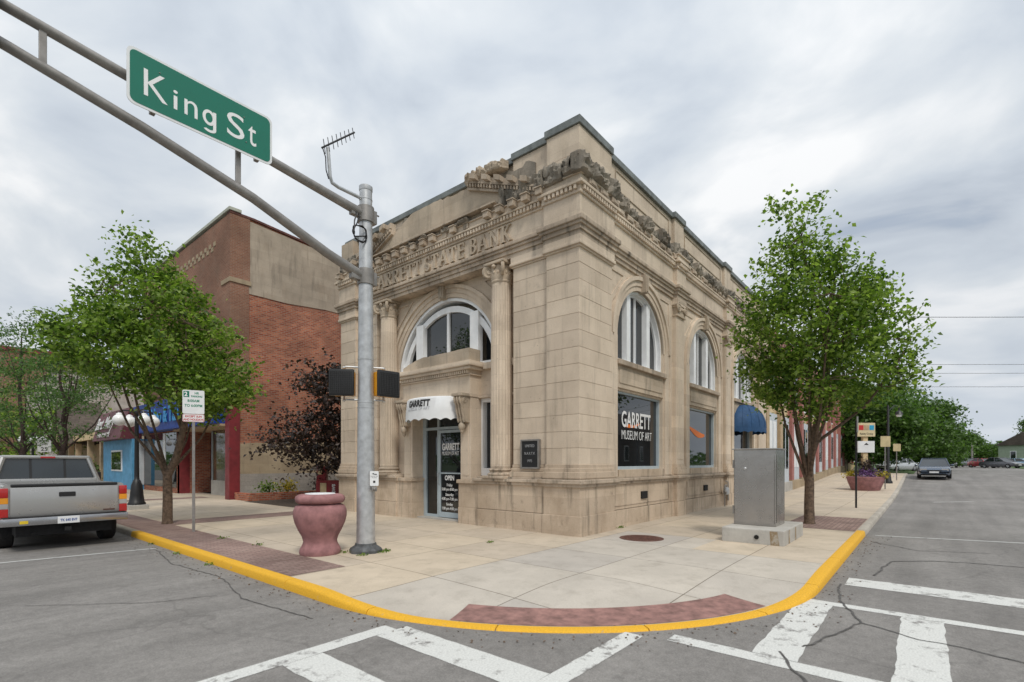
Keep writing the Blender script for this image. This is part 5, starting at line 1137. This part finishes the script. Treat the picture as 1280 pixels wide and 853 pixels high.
# ------------------------------------------------------------------ neighbours on the left street
bb = thing('brick_building', 'two storey red brick building with tan render on its upper side wall', 'building', (0, 0, 0))
x0, y0, y1 = -.5, 17.8, 31.0
m = MB(); m.prism([(x0, 3.4), (22, 3.4), (22, 10.6), (12, 11.2), (12, 11.6), (6, 11.9), (6, 12.3), (x0+.9, 12.75), (x0, 12.75)], 'd', y0, y1); m.box(x0, 22, y0, y0+.42, 0, 3.398); m.box(x0+1.62, 22, y0+.422, 24.6, 0, 3.398); m.box(x0, 22, 24.602, y1, 0, 3.398); m.build('wall', M['brick'], bb)
m = MB(); m.prism([(x0+.75, 9.35), (x0+.75, 12.66), (6, 12.28), (6, 11.88), (12, 11.58), (12, 11.18), (22, 10.58), (22, 9.5), (16, 9.62), (9, 9.42), (4, 9.50), (2, 9.34)], 'd', y0-.035, y0+.05); m.build('render_panel', M['render'], bb)
m = MB(); m.prism([(x0+.06, 1.12)]+[(x0+.06+.5*k, 2.52+.10*fbm((k*.9, 2, 0))+.02*k) for k in range(40)]+[(19.5, 1.12)], 'd', y0-.03, y0+.05); m.build('parging', M['parge'], bb)
m = MB(); m.box(x0-.02, 21, y0-.045, y0+.05, -.05, 1.14); m.build('block_plinth', M['block'], bb)
m = MB(); m.prism([(x0-.06, 12.75), (x0+.95, 12.75), (6.02, 12.3), (6.02, 12.38), (x0+.95, 12.85), (x0-.06, 12.85)], 'd', y0-.08, y0+.3); m.box(5.98, 12.05, y0-.08, y0+.3, 11.9, 11.98)
m.build('parapet_coping', paint('dark red coping tiles', (.12, .045, .035), .8, var=.3), bb)
m = MB(); m.box(x0-.12, x0+.4, y0-.12, y1+.05, 12.86, 13.0, .01); m.build('front_coping', paint('pale green coping', (.42, .43, .36), .7), bb)
m = MB(); m.box(x0-.06, x0+.78, y0-.06, y0+.4, 9.9, 12.74); m.box(x0-.055, x0+.1, y0+.4, y1, 5.4, 12.745); m.box(x0-.06, x0+.74, y0-.05, y0+.4, 5.0, 9.7); m.build('front_wall', M['brick_front'], bb)
m = MB(); m.box(x0-.1, x0+.82, y0-.1, y0+.9, 9.7, 9.9, .01); m.build('stone_band', M['parge'], bb)
m = MB(); k = y0+1.6
while k < y1-1: m.box(x0-.075, x0, k, k+.28, 11.75, 11.95); m.box(x0-.075, x0, k+.28, k+.56, 11.55, 11.75); m.box(x0-.075, x0, k+.22, k+.28, 11.72, 11.78); k += .56
m.build('zigzag_frieze', M['parge'], bb)
for k in range(4):
    c = y0+2.2+2.9*k; m = MB(); m.box(x0-.03, x0+.02, c-.6, c+.6, 6.2, 8.9); wf = m.build('window', M['white'], bb); m = MB(); m.box(x0-.045, x0-.032, c-.5, c+.5, 6.3, 8.8); m.build('pane', M['glass'], wf)
m = MB(); m.box(x0-.1, x0+.35, y0-.06, y0+.42, 0, 5.0, .01); m.build('corner_post', M['maroon'], bb)
m = MB(); m.prism([(x0-.6, 3.4), (x0-.68, 4.95), (x0, 5.05), (x0, 3.4)], 'd', y0+.43, 30.4); sg = m.build('shop_fascia', M['blue_sign'], bb); text('lettering', 'Video & Tan', 1.1, (x0-.66, 27.5, 3.8), Y, z_, paint('light blue lettering', (.05, .32, .68), .5), sg, .01, .03, .9)
for a, b, d in ((y0+.42, 22.6, .35),):
    m = MB(); m.box(x0+.9, x0+1.0, a, b, .75, 3.3); f_ = m.build('shop_window', paint('dark ochre shop glass', (.10, .075, .04), .05, var=.5, scale=1.2, spec=.8), bb); m = MB(); m.box(x0+.84, x0+1.02, a, b, .0, .75); m.build('stall_riser', M['conc'], f_)  # opaque shop glass in a mottled dark ochre colour
    m = MB(); [m.box(x0+.86, x0+.9, q-.03, q+.03, .75, 3.3) for q in (a+.05, (a+b)/2+.4, b-.05)]; m.build('mullion', M['alu'], f_)
m = MB(); m.box(x0+1.5, x0+1.6, 22.6, 24.6, 0, 3.4); m.build('door', paint('dark maroon door', (.055, .012, .015), .5), bb); m = MB(); m.box(x0, x0+.5, 24.6, 24.9, 0, 3.4); m.build('post', M['maroon'], bb)
m = MB(); m.box(x0-.3, x0+1.62, y0+.43, 24.6, 3.3, 3.396); m.build('recess_soffit', M['tan'], bb)
m = MB(); m.box(x0-.02, x0+.03, 25.0, 30.9, .3, 3.3); m.build('shop_window', M['glass'], bb); m = MB(); m.box(x0-.04, x0-.01, 26.8, 27.2, 0, 3.3); m.build('white_pilaster', M['white'], bb)
sb = thing('blue_shop', 'low sky blue shop front under a maroon sign board', 'shop', (0, 0, 0))
m = MB(); m.box(-1.1, 9, 31.05, 38.2, 0, 3.1); m.build('wall', M['sky_blue'], sb)
for k in range(14):
    pass
m = MB(); m.prism([(-1.7, 3.1), (-1.2, 5.0), (-.6, 5.0), (-.6, 3.1)], 'd', 31.05, 38.3); so = m.build('sign_board', paint('maroon sign board', (.13, .03, .04), .55), sb); 
text('lettering', 'Bert. Merry', 1.15, (-1.66, 37.6, 3.85), (0, -1, 0), Vector((.25, 0, .97)).normalized(), M['text_white'], so, .01, .02, .85, shear=.25); text('lettering', 'FAMILY HAIR CARE', .42, (-1.72, 36.8, 3.3), (0, -1, 0), Vector((.25, 0, .97)).normalized(), M['text_white'], so, .01, 0, .9)
m = MB(); m.box(-1.15, -1.1, 33.2, 35.8, 1.1, 2.45); wf = m.build('window', M['white'], sb); m = MB(); m.box(-1.17, -1.151, 33.35, 34.45, 1.2, 2.35); m.box(-1.17, -1.151, 34.55, 35.65, 1.2, 2.35); m.build('pane', M['glass'], wf)
m = MB(); m.box(-.9, .5, 31.0, 31.04, .3, 3.0); m.build('side_panel', M['shutter'], sb)
tb = thing('tan_shopping_hall', 'low tan building with brown shingled roof and gabled porch', 'building', (0, 0, 0))
m = MB(); m.box(.8, 12, 38.4, 58, 0, 3.6); m.build('wall', M['tan'], tb)
m = MB(); m.prism([(-1.2, 3.6), (-1.2, 3.85), (5, 7.2), (12, 7.2), (12, 3.6)], 'd', 38.5, 58); m.build('roof', M['shingle'], tb)
m = MB(); m.box(-1.28, -1.0, 38.4, 58, 3.35, 3.85); m.build('eave_fascia', M['cream'], tb)
for y in (39, 43, 47.5, 50.5): m = MB(); m.box(-1.1, -.75, y, y+.4, 0, 3.4); m.build('porch_column', M['tan'], tb)
m = MB(); m.f = FRONT; m.prism([(47.6, 3.4), (50.9, 3.4), (49.25, 6.3)], 'd', -1.9, .5); m.build('porch_gable', M['tan'], tb)
m = MB(); m.f = FRONT; m.prism([(47.2, 3.2), (47.5, 3.2), (49.25, 6.25), (51, 3.2), (51.3, 3.2), (49.25, 6.8)], 'd', -2.1, .8); m.build('porch_roof', M['shingle'], tb)
pw = thing('pale_building', 'tall pale painted building with flaking side wall behind the tan roof', 'building', (0, 0, 0))
m = MB(); m.box(-.8, 24, 58.3, 80, 0, 10.6); m.build('wall', M['pale_wall'], pw); m = MB(); m.box(-1.0, 24, 58.1, 80, 10.6, 10.8); m.build('coping', M['parge'], pw)
bt = thing('brick_tower', 'dark brown brick tower beyond the pale building', 'building', (0, 0, 0))
m = MB(); m.box(-2.6, 6, 84, 92, 0, 16); m.build('wall', M['brick_front'], bt); m = MB(); m.box(-2.8, 6.2, 83.8, 92.2, 16, 16.5); m.build('cornice', M['maroon'], bt)
# little garden between the buildings
gb = thing('flower_bed', 'low red brick edged flower bed along the brick wall', 'flower bed', (0, 0, 0))
m = MB(); m.box(-.4, 9, 16.2, 16.42, 0, .32, .01); m.box(-.4, -.18, 16.42, 17.7, 0, .32, .01); m.build('brick_edge', M['brick'], gb); m = MB(); m.face([(-.2, 16.4, .26), (9, 16.4, .26), (9, 17.7, .26), (-.2, 17.7, .26)]); m.build('soil', M['soil'], gb)
for lab, x, y, mm, n in (('yellow flowering plant in the brick edged bed', 1.5, 16.7, 'petal_y', 260), ('tall green plant at the left of the brick edged bed', .7, 16.8, 'leaf', 220), ('low dark red shrub at the right of the brick edged bed', 3.2, 16.8, 'leaf_purple', 260)):
    p = thing('garden_plant', lab, 'plant', (x, y, .26)); link('foliage', leaves(blob_pts(n, (0, 0, .28), (.5, .35, .35), int(x*10)), .11, 4), M[mm], p)
    m = MB(); [m.tube([(0, 0, -.05), (rnd.uniform(-.2, .2), rnd.uniform(-.1, .1), .4)], .01, 4) for k in range(6)]; m.build('stem', M['leaf3'], p)
m = MB(); m.face([(-.6, 9.75, .003), (9, 9.75, .003), (9, 16.2, .003), (-.6, 16.2, .003)])
tag(m.build('garden_soil', M['soil'], None), kind='structure')
nb_ = thing('newspaper_box', 'wide red newspaper box with white lettering behind the pink urn', 'newspaper box', (1.45, 13.0, 0), R(-40))
m = MB(); m.box(-.46, .46, -.25, .25, .12, .92, .02); m.build('box_body', M['red_box'], nb_); m = MB(); m.box(-.30, -.06, -.262, -.251, .3, .82); m.build('display_window', M['cream'], nb_)
for x in (-.4, .4): m = MB(); m.box(x-.04, x+.04, -.2, .2, -.02, .12); m.build('leg', M['black'], nb_)
o = text('lettering', 'News', .26, (.28, -.252, .22), (0, 0, 1), (-1, 0, 0), M['text_white'], nb_, .002, .006, .9)
nb2 = thing('newspaper_box', 'narrow taller red newspaper box standing behind the wide one', 'newspaper box', (1.55, 13.7, 0), R(-40))
m = MB(); m.box(-.2, .2, -.2, .2, .5, 1.5, .02); m.build('box_body', M['red_box'], nb2); m = MB(); m.box(-.15, .02, -.212, -.201, 1.15, 1.4); m.build('display_window', M['cream'], nb2); m = MB(); m.box(-.06, .06, -.06, .06, -.02, .5); m.build('pedestal', M['black'], nb2)
sp_ = street_sign('white speed limit sign far up the left pavement', -4.7, 33.5, 2.2, 3.1, .6, .75, M['white_sheet'], R(-8))
text('lettering', 'SPEED', .17, (0, -.006, 2.84), X_, z_, M['text_black'], sp_, .001, 0, .9, 'CENTER'); text('lettering', 'LIMIT', .17, (0, -.006, 2.66), X_, z_, M['text_black'], sp_, .001, 0, .9, 'CENTER'); text('lettering', '25', .3, (0, -.006, 2.34), X_, z_, M['text_black'], sp_, .001, .006, 1, 'CENTER')

# ------------------------------------------------------------------ neighbours on the side street
pb_ = thing('rose_storefront', 'long storefront with dusty rose pilasters and pale panels next to the bank', 'building', (0, 0, 0))
m = MB(); m.box(17.0, 48, .25, 16, -.1, 8.3); m.build('wall', M['cream'], pb_)
m = MB(); m.box(16.95, 48.05, .05, .6, 7.6, 8.5, .02); m.build('cornice', M['pink'], pb_)
q = 17.1; i = 0
while q < 47.5:
    pm = 'tan' if i < 2 else 'pink'
    m = MB(); m.box(q, q+.55, .0, .4, Hg(q)+.55, 7.55, .02); pi = m.build('pilaster', M[pm], pb_)
    m = MB(); m.box(q-.05, q+2.9, -.03, .5, Hg(q)-.15, Hg(q)+.56, .02); m.build('stall_riser', M['conc'] if i < 2 else M['parge'], pb_)
    m = MB(); m.box(q+.75, q+2.7, .12, .4, Hg(q)+.56, 4.2); wf = m.build('door_panel', M['shutter'], pb_)
    m = MB(); m.box(q+1.0, q+1.6, .105, .118, Hg(q)+1.3, 3.8); m.box(q+1.85, q+2.45, .105, .118, Hg(q)+1.3, 3.8); m.build('pane', M['glass'] if i % 2 else M['white'], wf)
    m = MB(); m.box(q+.8, q+2.6, .15, .4, 4.9, 7.0); wf = m.build('window', M['white'], pb_); m = MB(); m.box(q+.9, q+2.5, .135, .148, 5.0, 6.9); m.build('pane', M['glass'], wf)
    q += 3.0; i += 1
cs = thing('cream_shop', 'cream coloured shop with an olive band and brown window frames past the rose storefront', 'shop', (0, 0, 0))
m = MB(); m.box(48.7, 60, .4, 14, 0, 6.6); m.build('wall', M['cream'], cs); m = MB(); m.box(48.1, 49.0, -.1, .8, 0, 6.9); m.build('stone_pier', M['stone_grey'], cs)
m = MB(); m.box(49.6, 60.1, .15, .5, 4.6, 6.7); m.build('fascia_band', M['olive'], cs)
for q in (51.0, 54.2, 57.2): m = MB(); m.box(q, q+1.6, .34, .45, 1.6, 4.2); wf = m.build('window', M['maroon'], cs); m = MB(); m.box(q+.12, q+1.48, .325, .338, 1.75, 4.05); m.build('pane', M['glass'], wf)
m = MB(); m.box(60.0, 60.12, -.9, .3, 4.9, 7.0); m.build('hanging_sign', paint('rose red sign', (.55, .08, .10), .5), cs)
ys = thing('pole_sign', 'cream pole sign with red, tan and blue squares above a white panel', 'sign', (44.0, -1.9, Hg(44)), R(-52))
m = MB(); m.box(-.2, .2, .02, .3, -.05, 4.3); m.build('sign_post', M['cream'], ys)
m = MB(); m.box(-.75, .75, -.1, .2, 3.15, 4.35, .01); pf = m.build('sign_panel', paint('cream sign face', (.66, .55, .34), .5), ys)
for x, mm in ((-.45, M['text_red']), (0, M['tan']), (.45, paint('turquoise square', (.03, .33, .55), .5))): m = MB(); m.box(x-.2, x+.2, -.112, -.101, 3.72, 4.15); m.build('colour_square', mm, pf)
text('lettering', 'Realty Group', .25, (0, -.101, 3.32), X_, z_, M['text_black'], pf, .002, .003, .85, 'CENTER')
m = MB(); m.box(-.72, .72, -.08, .18, 1.75, 2.75, .01); p3_ = m.build('lower_panel', M['white_sheet'], ys); m = MB(); m.prism([(-.2, 2.42), (0, 2.6), (.2, 2.42)], 'd', -.092, -.081); m.build('house_emblem', M['text_black'], p3_)
gh = thing('green_house', 'pale green gabled house at the right edge', 'house', (128.5, -22.6, .9), R(-35))
m = MB(); m.box(-4, 4, -4, 4, -.3, 4.2); m.build('wall', paint('pale green clapboard', (.30, .36, .27), .7), gh); m = MB(); m.f = FRONT; m.prism([(-4.4, 4.1), (4.4, 4.1), (0, 6.6)], 'd', -4.4, 4.4); m.build('roof', M['shingle'], gh)
for y in (-2, 1.6): m = MB(); m.box(-4.04, -3.99, y-.5, y+.5, 1.2, 3.0); wf = m.build('window', M['white'], gh); m = MB(); m.box(-4.06, -4.041, y-.4, y+.4, 1.3, 2.9); m.build('pane', M['glass'], wf)
bn = thing('long_shed', 'long shed with a grey metal roof and dark red wall behind the parked cars', 'shed', (160, -20.8, .9), R(-45))
m = MB(); m.box(-5, 5, -4, 4, -.3, 3.0); m.build('wall', paint('barn red wall', (.20, .055, .045), .8), bn); m = MB(); m.prism([(-4.5, 2.9), (4.5, 2.9), (0, 5.2)], 'a', -5.5, 5.5); m.build('roof', paint('grey metal roof', (.34, .36, .40), .5, .3), bn)
bh = thing('brown_house', 'dark brown gabled house across the side street, mirrored in the bank windows', 'house', (47, -24, Hg(47)-.2))
m = MB(); m.box(-7, 9, -4, 4, 0, 4.2); m.build('wall', paint('dark brown clapboard', (.085, .06, .045), .8), bh); m = MB(); m.f = FRONT; m.prism([(-4.4, 4.1), (4.4, 4.1), (0, 7.4)], 'd', -7.4, 9.4); m.build('roof', M['shingle'], bh)
for x in (-4, 0, 4): m = MB(); m.box(x-.5, x+.5, 3.98, 4.04, 1.2, 3.0); wf = m.build('window', M['white'], bh); m = MB(); m.box(x-.4, x+.4, 4.041, 4.06, 1.3, 2.9); m.build('pane', M['glass'], wf)

# ------------------------------------------------------------------ trees
def tree(label, loc, prof, ncl, nleaf, lsize, seed, mat, bark='bark', tr=.13, fork=1.1, cl=(.42, .42, .30), nlimb=7, name='street_tree', group=None, droop=.2, lay=1.0, ctr=None, hollow=.25, lshape=1.0, limb_r=.05, spread=.3, up=.35, zmin=None):
    """prof: list of (z, radius, offset along the picture's right)"""
    rs = np.random.default_rng(seed); rr_ = random.Random(seed); t = thing(name, label, 'tree', loc, 0, group); u = np.array((.64, -.768, 0))
    Z = [p[0] for p in prof]; zr = lambda z: np.interp(z, Z, [p[1] for p in prof]); zo = lambda z: np.interp(z, Z, [p[2] for p in prof])
    zs = np.linspace(Z[0], Z[-1], 200); wts = zr(zs)**1.7+.02; wts /= wts.sum(); CL = []
    while len(CL) < ncl:
        z = rs.choice(zs, p=wts)+rs.normal()*.05; a = rs.random()*2*math.pi; f = hollow+(1-hollow)*rs.random()**.55
        rad = zr(z)*f*(1+.28*mnoise.noise(Vector((math.cos(a)*1.3+seed, math.sin(a)*1.3, z*.8)))*(f > .6)); c = np.array((rad*math.cos(a), rad*math.sin(a), z))+u*zo(z)
        if zmin and c[2] < zmin(float(c@u)): continue
        CL.append((c, f))
    P_ = []; TW = []
    for c, f in CL:
        n = int(nleaf*(.5+rs.random())); k = .65+.6*rs.random(); q = rs.normal(size=(n, 3))*np.array(cl)*.55*k; q[:, 2] -= droop*np.hypot(q[:, 0], q[:, 1])*.5; P_.append(q+c)
        if f > .8:                                   # a loose twig sticking out of the outline
            d = np.array((c[0]-u[0]*zo(c[2]), c[1]-u[1]*zo(c[2]), .35*np.hypot(c[0], c[1])+.1)); d /= np.linalg.norm(d)+1e-6; s = rs.random((int(n*.22), 1)); k9 = cl[0]/.46; P_.append(c+d*s*.5*k9+rs.normal(size=(len(s), 3))*.06*k9); TW.append((c, c+d*.5*k9))
    link('crown', leaves(np.concatenate(P_), lsize, seed+1, up, droop, lshape), M[mat], t)
    m = MB(); top = Z[-1]; ax = lambda z: u*zo(max(z, Z[0]))*min(1, max(0, (z-fork)/2.2))
    tp = [(0, 0, -.05), (0, 0, .08), (.01, .01, fork*.5), (0.0, 0.0, fork)]; tz = list(np.linspace(fork+.5, top*.86, 7))
    trad = [tr*1.35, tr*1.08, tr, tr*.95]+[tr*.78*(1-i/8) for i in range(7)]
    tp += [tuple(ax(z)+np.array((rs.normal()*.05, rs.normal()*.05, z))) for z in tz]; m.tube(tp, trad, 10)
    limbs = []
    for k in range(nlimb):
        a = 2*math.pi*(k+.4*rs.random())/nlimb; z0 = fork*(.85+.25*rs.random()) if k < nlimb*.6 else fork+.4+rs.random()*1.4; zt = np.interp(.25+.6*rs.random(), [0, 1], [Z[0]+.7, top*.85]); re = zr(zt)*(.5+spread*rs.random())
        b = np.array((0, 0, z0))+ax(z0); e = np.array((re*math.cos(a), re*math.sin(a), zt))+u*zo(zt); mid = b*.45+e*.55; mid[2] = b[2]+(e[2]-b[2])*.38; mid2 = b*.15+e*.85; mid2[2] = b[2]+(e[2]-b[2])*.75
        pts = [tuple(b), tuple(b*.8+mid*.2+np.array((0, 0, .02))), tuple(mid), tuple(mid2), tuple(e)]; m.tube(pts, [limb_r, limb_r*.85, limb_r*.62, limb_r*.4, limb_r*.15], 7); limbs += [mid, mid2, e, (mid+mid2)/2]
    limbs += [np.array(p) for p in tp[4:]]
    Lb = np.array(limbs)
    for c, f in CL:
        d = np.linalg.norm(Lb-c, axis=1)+.6*np.maximum(0, Lb[:, 2]-c[2]+.1); b = Lb[d.argmin()]
        md = (b+c)/2+np.array((0, 0, -.08)); m.tube([tuple(b), tuple(md), tuple(c)], [.016, .011, .004], 4, False)
    for a_, b_ in TW: m.tube([tuple(a_), tuple(b_)], [.006, .002], 3, False)
    m.build('trunk', M[bark], t, smooth=60); return t
tree('young broad-crowned green tree by the kerb right of the steel cabinet', (5.95, -3.53, 0), [(2.85, .35, .2), (3.2, 1.1, .25), (3.7, 1.6, .35), (4.5, 1.95, .5), (5.3, 1.85, .4), (6.1, 1.5, .1), (7.0, 1.1, -.1), (7.8, .75, -.3), (8.5, .35, -.45), (8.9, .08, -.55)], 300, 62, .115, 11, 'leaf', tr=.125, fork=1.05, nlimb=11, limb_r=.05, cl=(.46, .46, .28), droop=.35, spread=.42)
tree('bushy green tree by the yellow kerb in front of the red brick building', (-5.13, 9.77, 0), [(2.35, .4, .95), (2.8, .9, .85), (3.3, 1.4, .5), (4.1, 2.1, -.05), (4.9, 1.95, -.35), (5.7, 1.5, -.5), (6.5, 1.0, -.5), (7.2, .6, -.65), (7.7, .25, -.85), (7.9, .06, -.9)], 320, 64, .112, 23, 'leaf', tr=.115, fork=1.3, nlimb=9, cl=(.46, .46, .27), droop=.35, spread=.4, zmin=lambda o: 3.5-.25*o if o < .2 else 2.8)
tree('dark purple-leaved small tree between the brick wall and the bank', (1.9, 12.6, 0), [(1.5, 1.9, -.5), (2.3, 2.4, -.3), (3.3, 2.2, -.2), (4.2, 1.9, 0), (5.1, 1.4, 0), (5.9, .6, .1), (6.2, .2, .2)], 125, 75, .15, 31, 'leaf_purple', 'bark_dark', tr=.1, fork=.9, name='purple_tree', cl=(.85, .85, .16), droop=.6, limb_r=.05, spread=.5, hollow=.2)
tree('airy grey-green tree with tiered branches above the pickup cab', (-5.0, 25.7, 0), [(2.6, 1.3, .3), (3.6, 2.0, .2), (5.0, 2.5, 0), (6.5, 2.3, -.2), (8.0, 1.6, -.8), (9.2, .6, -1.3)], 75, 62, .15, 41, 'leaf2', 'bark_dark', tr=.13, fork=2.3, name='locust_tree', cl=(.95, .95, .2), droop=.35, spread=.5, group='airy trees up the left pavement', lshape=.6)
tree('airy tree cut off by the left edge, beyond the tiered one', (-5.6, 33.5, 0), [(2.6, 1.6, 0), (4.5, 3.0, 0), (6.5, 3.2, 0), (8.5, 2.4, 0), (10.4, .8, 0)], 80, 62, .19, 43, 'leaf2', 'bark_dark', tr=.15, fork=2.2, name='locust_tree', cl=(1.05, 1.05, .22), droop=.35, spread=.5, group='airy trees up the left pavement', lshape=.6)
tree('low green tree far behind the globe lamps at the left', (-3.4, 54, 0), [(1.5, 2.0, 0), (3.0, 3.2, 0), (5.5, 3.4, 0), (7.5, 2.2, 0), (8.8, .6, 0)], 70, 60, .26, 45, 'leaf', 'bark_dark', tr=.16, fork=1.5, name='locust_tree', cl=(1.1, 1.1, .5), group='airy trees up the left pavement')
G2 = 'big trees along the side street'
tree('large spreading green tree right behind the flower planter and lamp', (50, -1.6, .6), [(1.6, 2.6, 0), (3.2, 3.8, 0), (5, 4.2, 0), (6.8, 3.6, 0), (8.0, 2.2, 0), (8.8, .6, 0)], 240, 95, .32, 51, 'leaf3', 'bark_dark', tr=.35, fork=2, cl=(1.5, 1.5, .6), name='big_tree', group=G2, limb_r=.14)
tree('tall green tree whose crown ends beside the lowest wires', (66, -3.6, .7), [(1.2, 3.6, 0), (3.5, 4.8, .2), (5.5, 5.1, .2), (7.5, 4.2, 0), (9, 2.6, -.6), (10.0, .8, -.8)], 240, 95, .32, 53, 'leaf3', 'bark_dark', tr=.35, fork=2, cl=(1.5, 1.5, .6), name='big_tree', group=G2, limb_r=.14)
tree('dark tree between the tall street tree and the far road', (92, -6.0, .9), [(.8, 3.5, 0), (3, 4.4, 0), (5, 4.2, 0), (7, 2.8, 0), (8.3, .7, 0)], 160, 90, .38, 55, 'leaf3', 'bark_dark', tr=.3, fork=1.2, cl=(1.4, 1.4, .7), name='big_tree', group=G2, limb_r=.12)
tree('small green tree where the far street closes between the tree rows', (128, -8.4, .9), [(.6, 3.0, 0), (3, 3.8, 0), (5, 3.2, 0), (7, 1.2, 0)], 120, 80, .42, 58, 'leaf3', 'bark_dark', tr=.3, fork=1.2, cl=(1.3, 1.3, .7), name='big_tree', group=G2, limb_r=.12)
tree('round dark green tree standing alone beyond the utility pole', (139, -14.2, 1), [(.3, 2.8, 0), (2.0, 3.7, 0), (3.6, 3.4, 0), (5.0, 2.2, 0), (6.0, .8, 0)], 150, 85, .42, 57, 'leaf3', 'bark_dark', tr=.3, fork=1.0, cl=(1.4, 1.4, .7), name='big_tree', group=G2, limb_r=.12)
tree('small distant tree showing above the long shed roof', (187, -23, 1), [(2.5, 2.0, 0), (4, 2.6, 0), (5.4, 2.0, 0), (6.4, .6, 0)], 70, 60, .5, 59, 'leaf3', 'bark_dark', tr=.3, fork=2, cl=(1.0, 1.0, .6), name='big_tree', group=G2)
tree('thin dark tree above the green house at the right edge', (132, -21.9, 1), [(5, .8, 0), (7.0, 1.5, 0), (8.6, 1.1, 0), (9.6, .3, 0)], 40, 50, .34, 61, 'leaf3', 'bark_dark', tr=.2, fork=3.5, cl=(.9, .9, .4), name='big_tree', group=G2)
tree('bushy street tree across the left street, mirrored in the arched bank window', (-21, 23, 0), [(2.2, 1.4, 0), (4, 3.4, 0), (6.5, 3.8, 0), (9, 2.4, 0), (11, .6, 0)], 180, 85, .22, 63, 'leaf3', 'bark_dark', tr=.2, fork=2, cl=(.8, .8, .5), name='street_tree')
hd = thing('hedge_bush', 'clipped green bush beside the tan building', 'bush', (-1.6, 41, 0)); link('foliage', leaves(blob_pts(1500, (0, 0, .75), (1.3, 1.6, .9), 71), .2, 72), M['leaf3'], hd); m = MB(); [m.tube([(0, 0, -.05), (rnd.uniform(-.5, .5), rnd.uniform(-.5, .5), .9)], .03, 5) for k in range(6)]; m.build('stem', M['bark_dark'], hd)
# a band of far-off woodland closing the view, and weeds in the pavement joints
rs = np.random.default_rng(5); P_ = []
for k in range(150):
    a = R(-60)+R(200)*k/149; d = 260+60*rs.random(); c = np.array((d*math.cos(a), d*math.sin(a), 1.0)); P_.append(c+rs.normal(size=(90, 3))*np.array((9, 9, 2.0))+np.array((0, 0, 2.6)))
tag(link('far_woods', leaves(np.concatenate(P_), 2.2, 6), M['leaf3']), kind='stuff')
P_ = []
for x, y in ((-4.0, 1.72), (-3.85, 1.78), (-4.5, 2.25), (-5.1, 4.3), (-5.2, 5.8), (1.9, -.01), (2.0, .02), (-6.22, 5.2), (-6.2, 3.6), (-6.2, 6.9), (-1.9, .95), (-4.4, 1.75)):
    P_.append(rs.normal(size=(26, 3))*np.array((.05, .05, .012))+np.array((x, y, .02 if x > -6 else -.1)))
G_ = []
for x, y, nx, ny in path[3:-8]:
    k = rs.integers(3, 9); o = rs.random((k, 1))**2*.4+.03; G_.append(np.array((x, y, -.112))+np.array((nx, ny, 0))*o+rs.normal(size=(k, 3))*np.array((.12, .12, .001)))
G_ = [p for q in G_ for p in q if not (p[0]+1.55)**2+(p[1]+.2)**2 < 4.64**2 or p[0] > -1.5 or p[1] > -.1]
tag(link('gutter_grit', leaves(np.array([p for p in G_ if p[0] < -6.18 or p[1] < -4.83 or (p[0] < -1.5 and p[1] < -.1)]), .03, 12, up=2.0), M['bark']), kind='stuff')
tag(link('pavement_weeds', leaves(np.concatenate(P_), .05, 8, shape=.6), M['leaf']), kind='stuff')
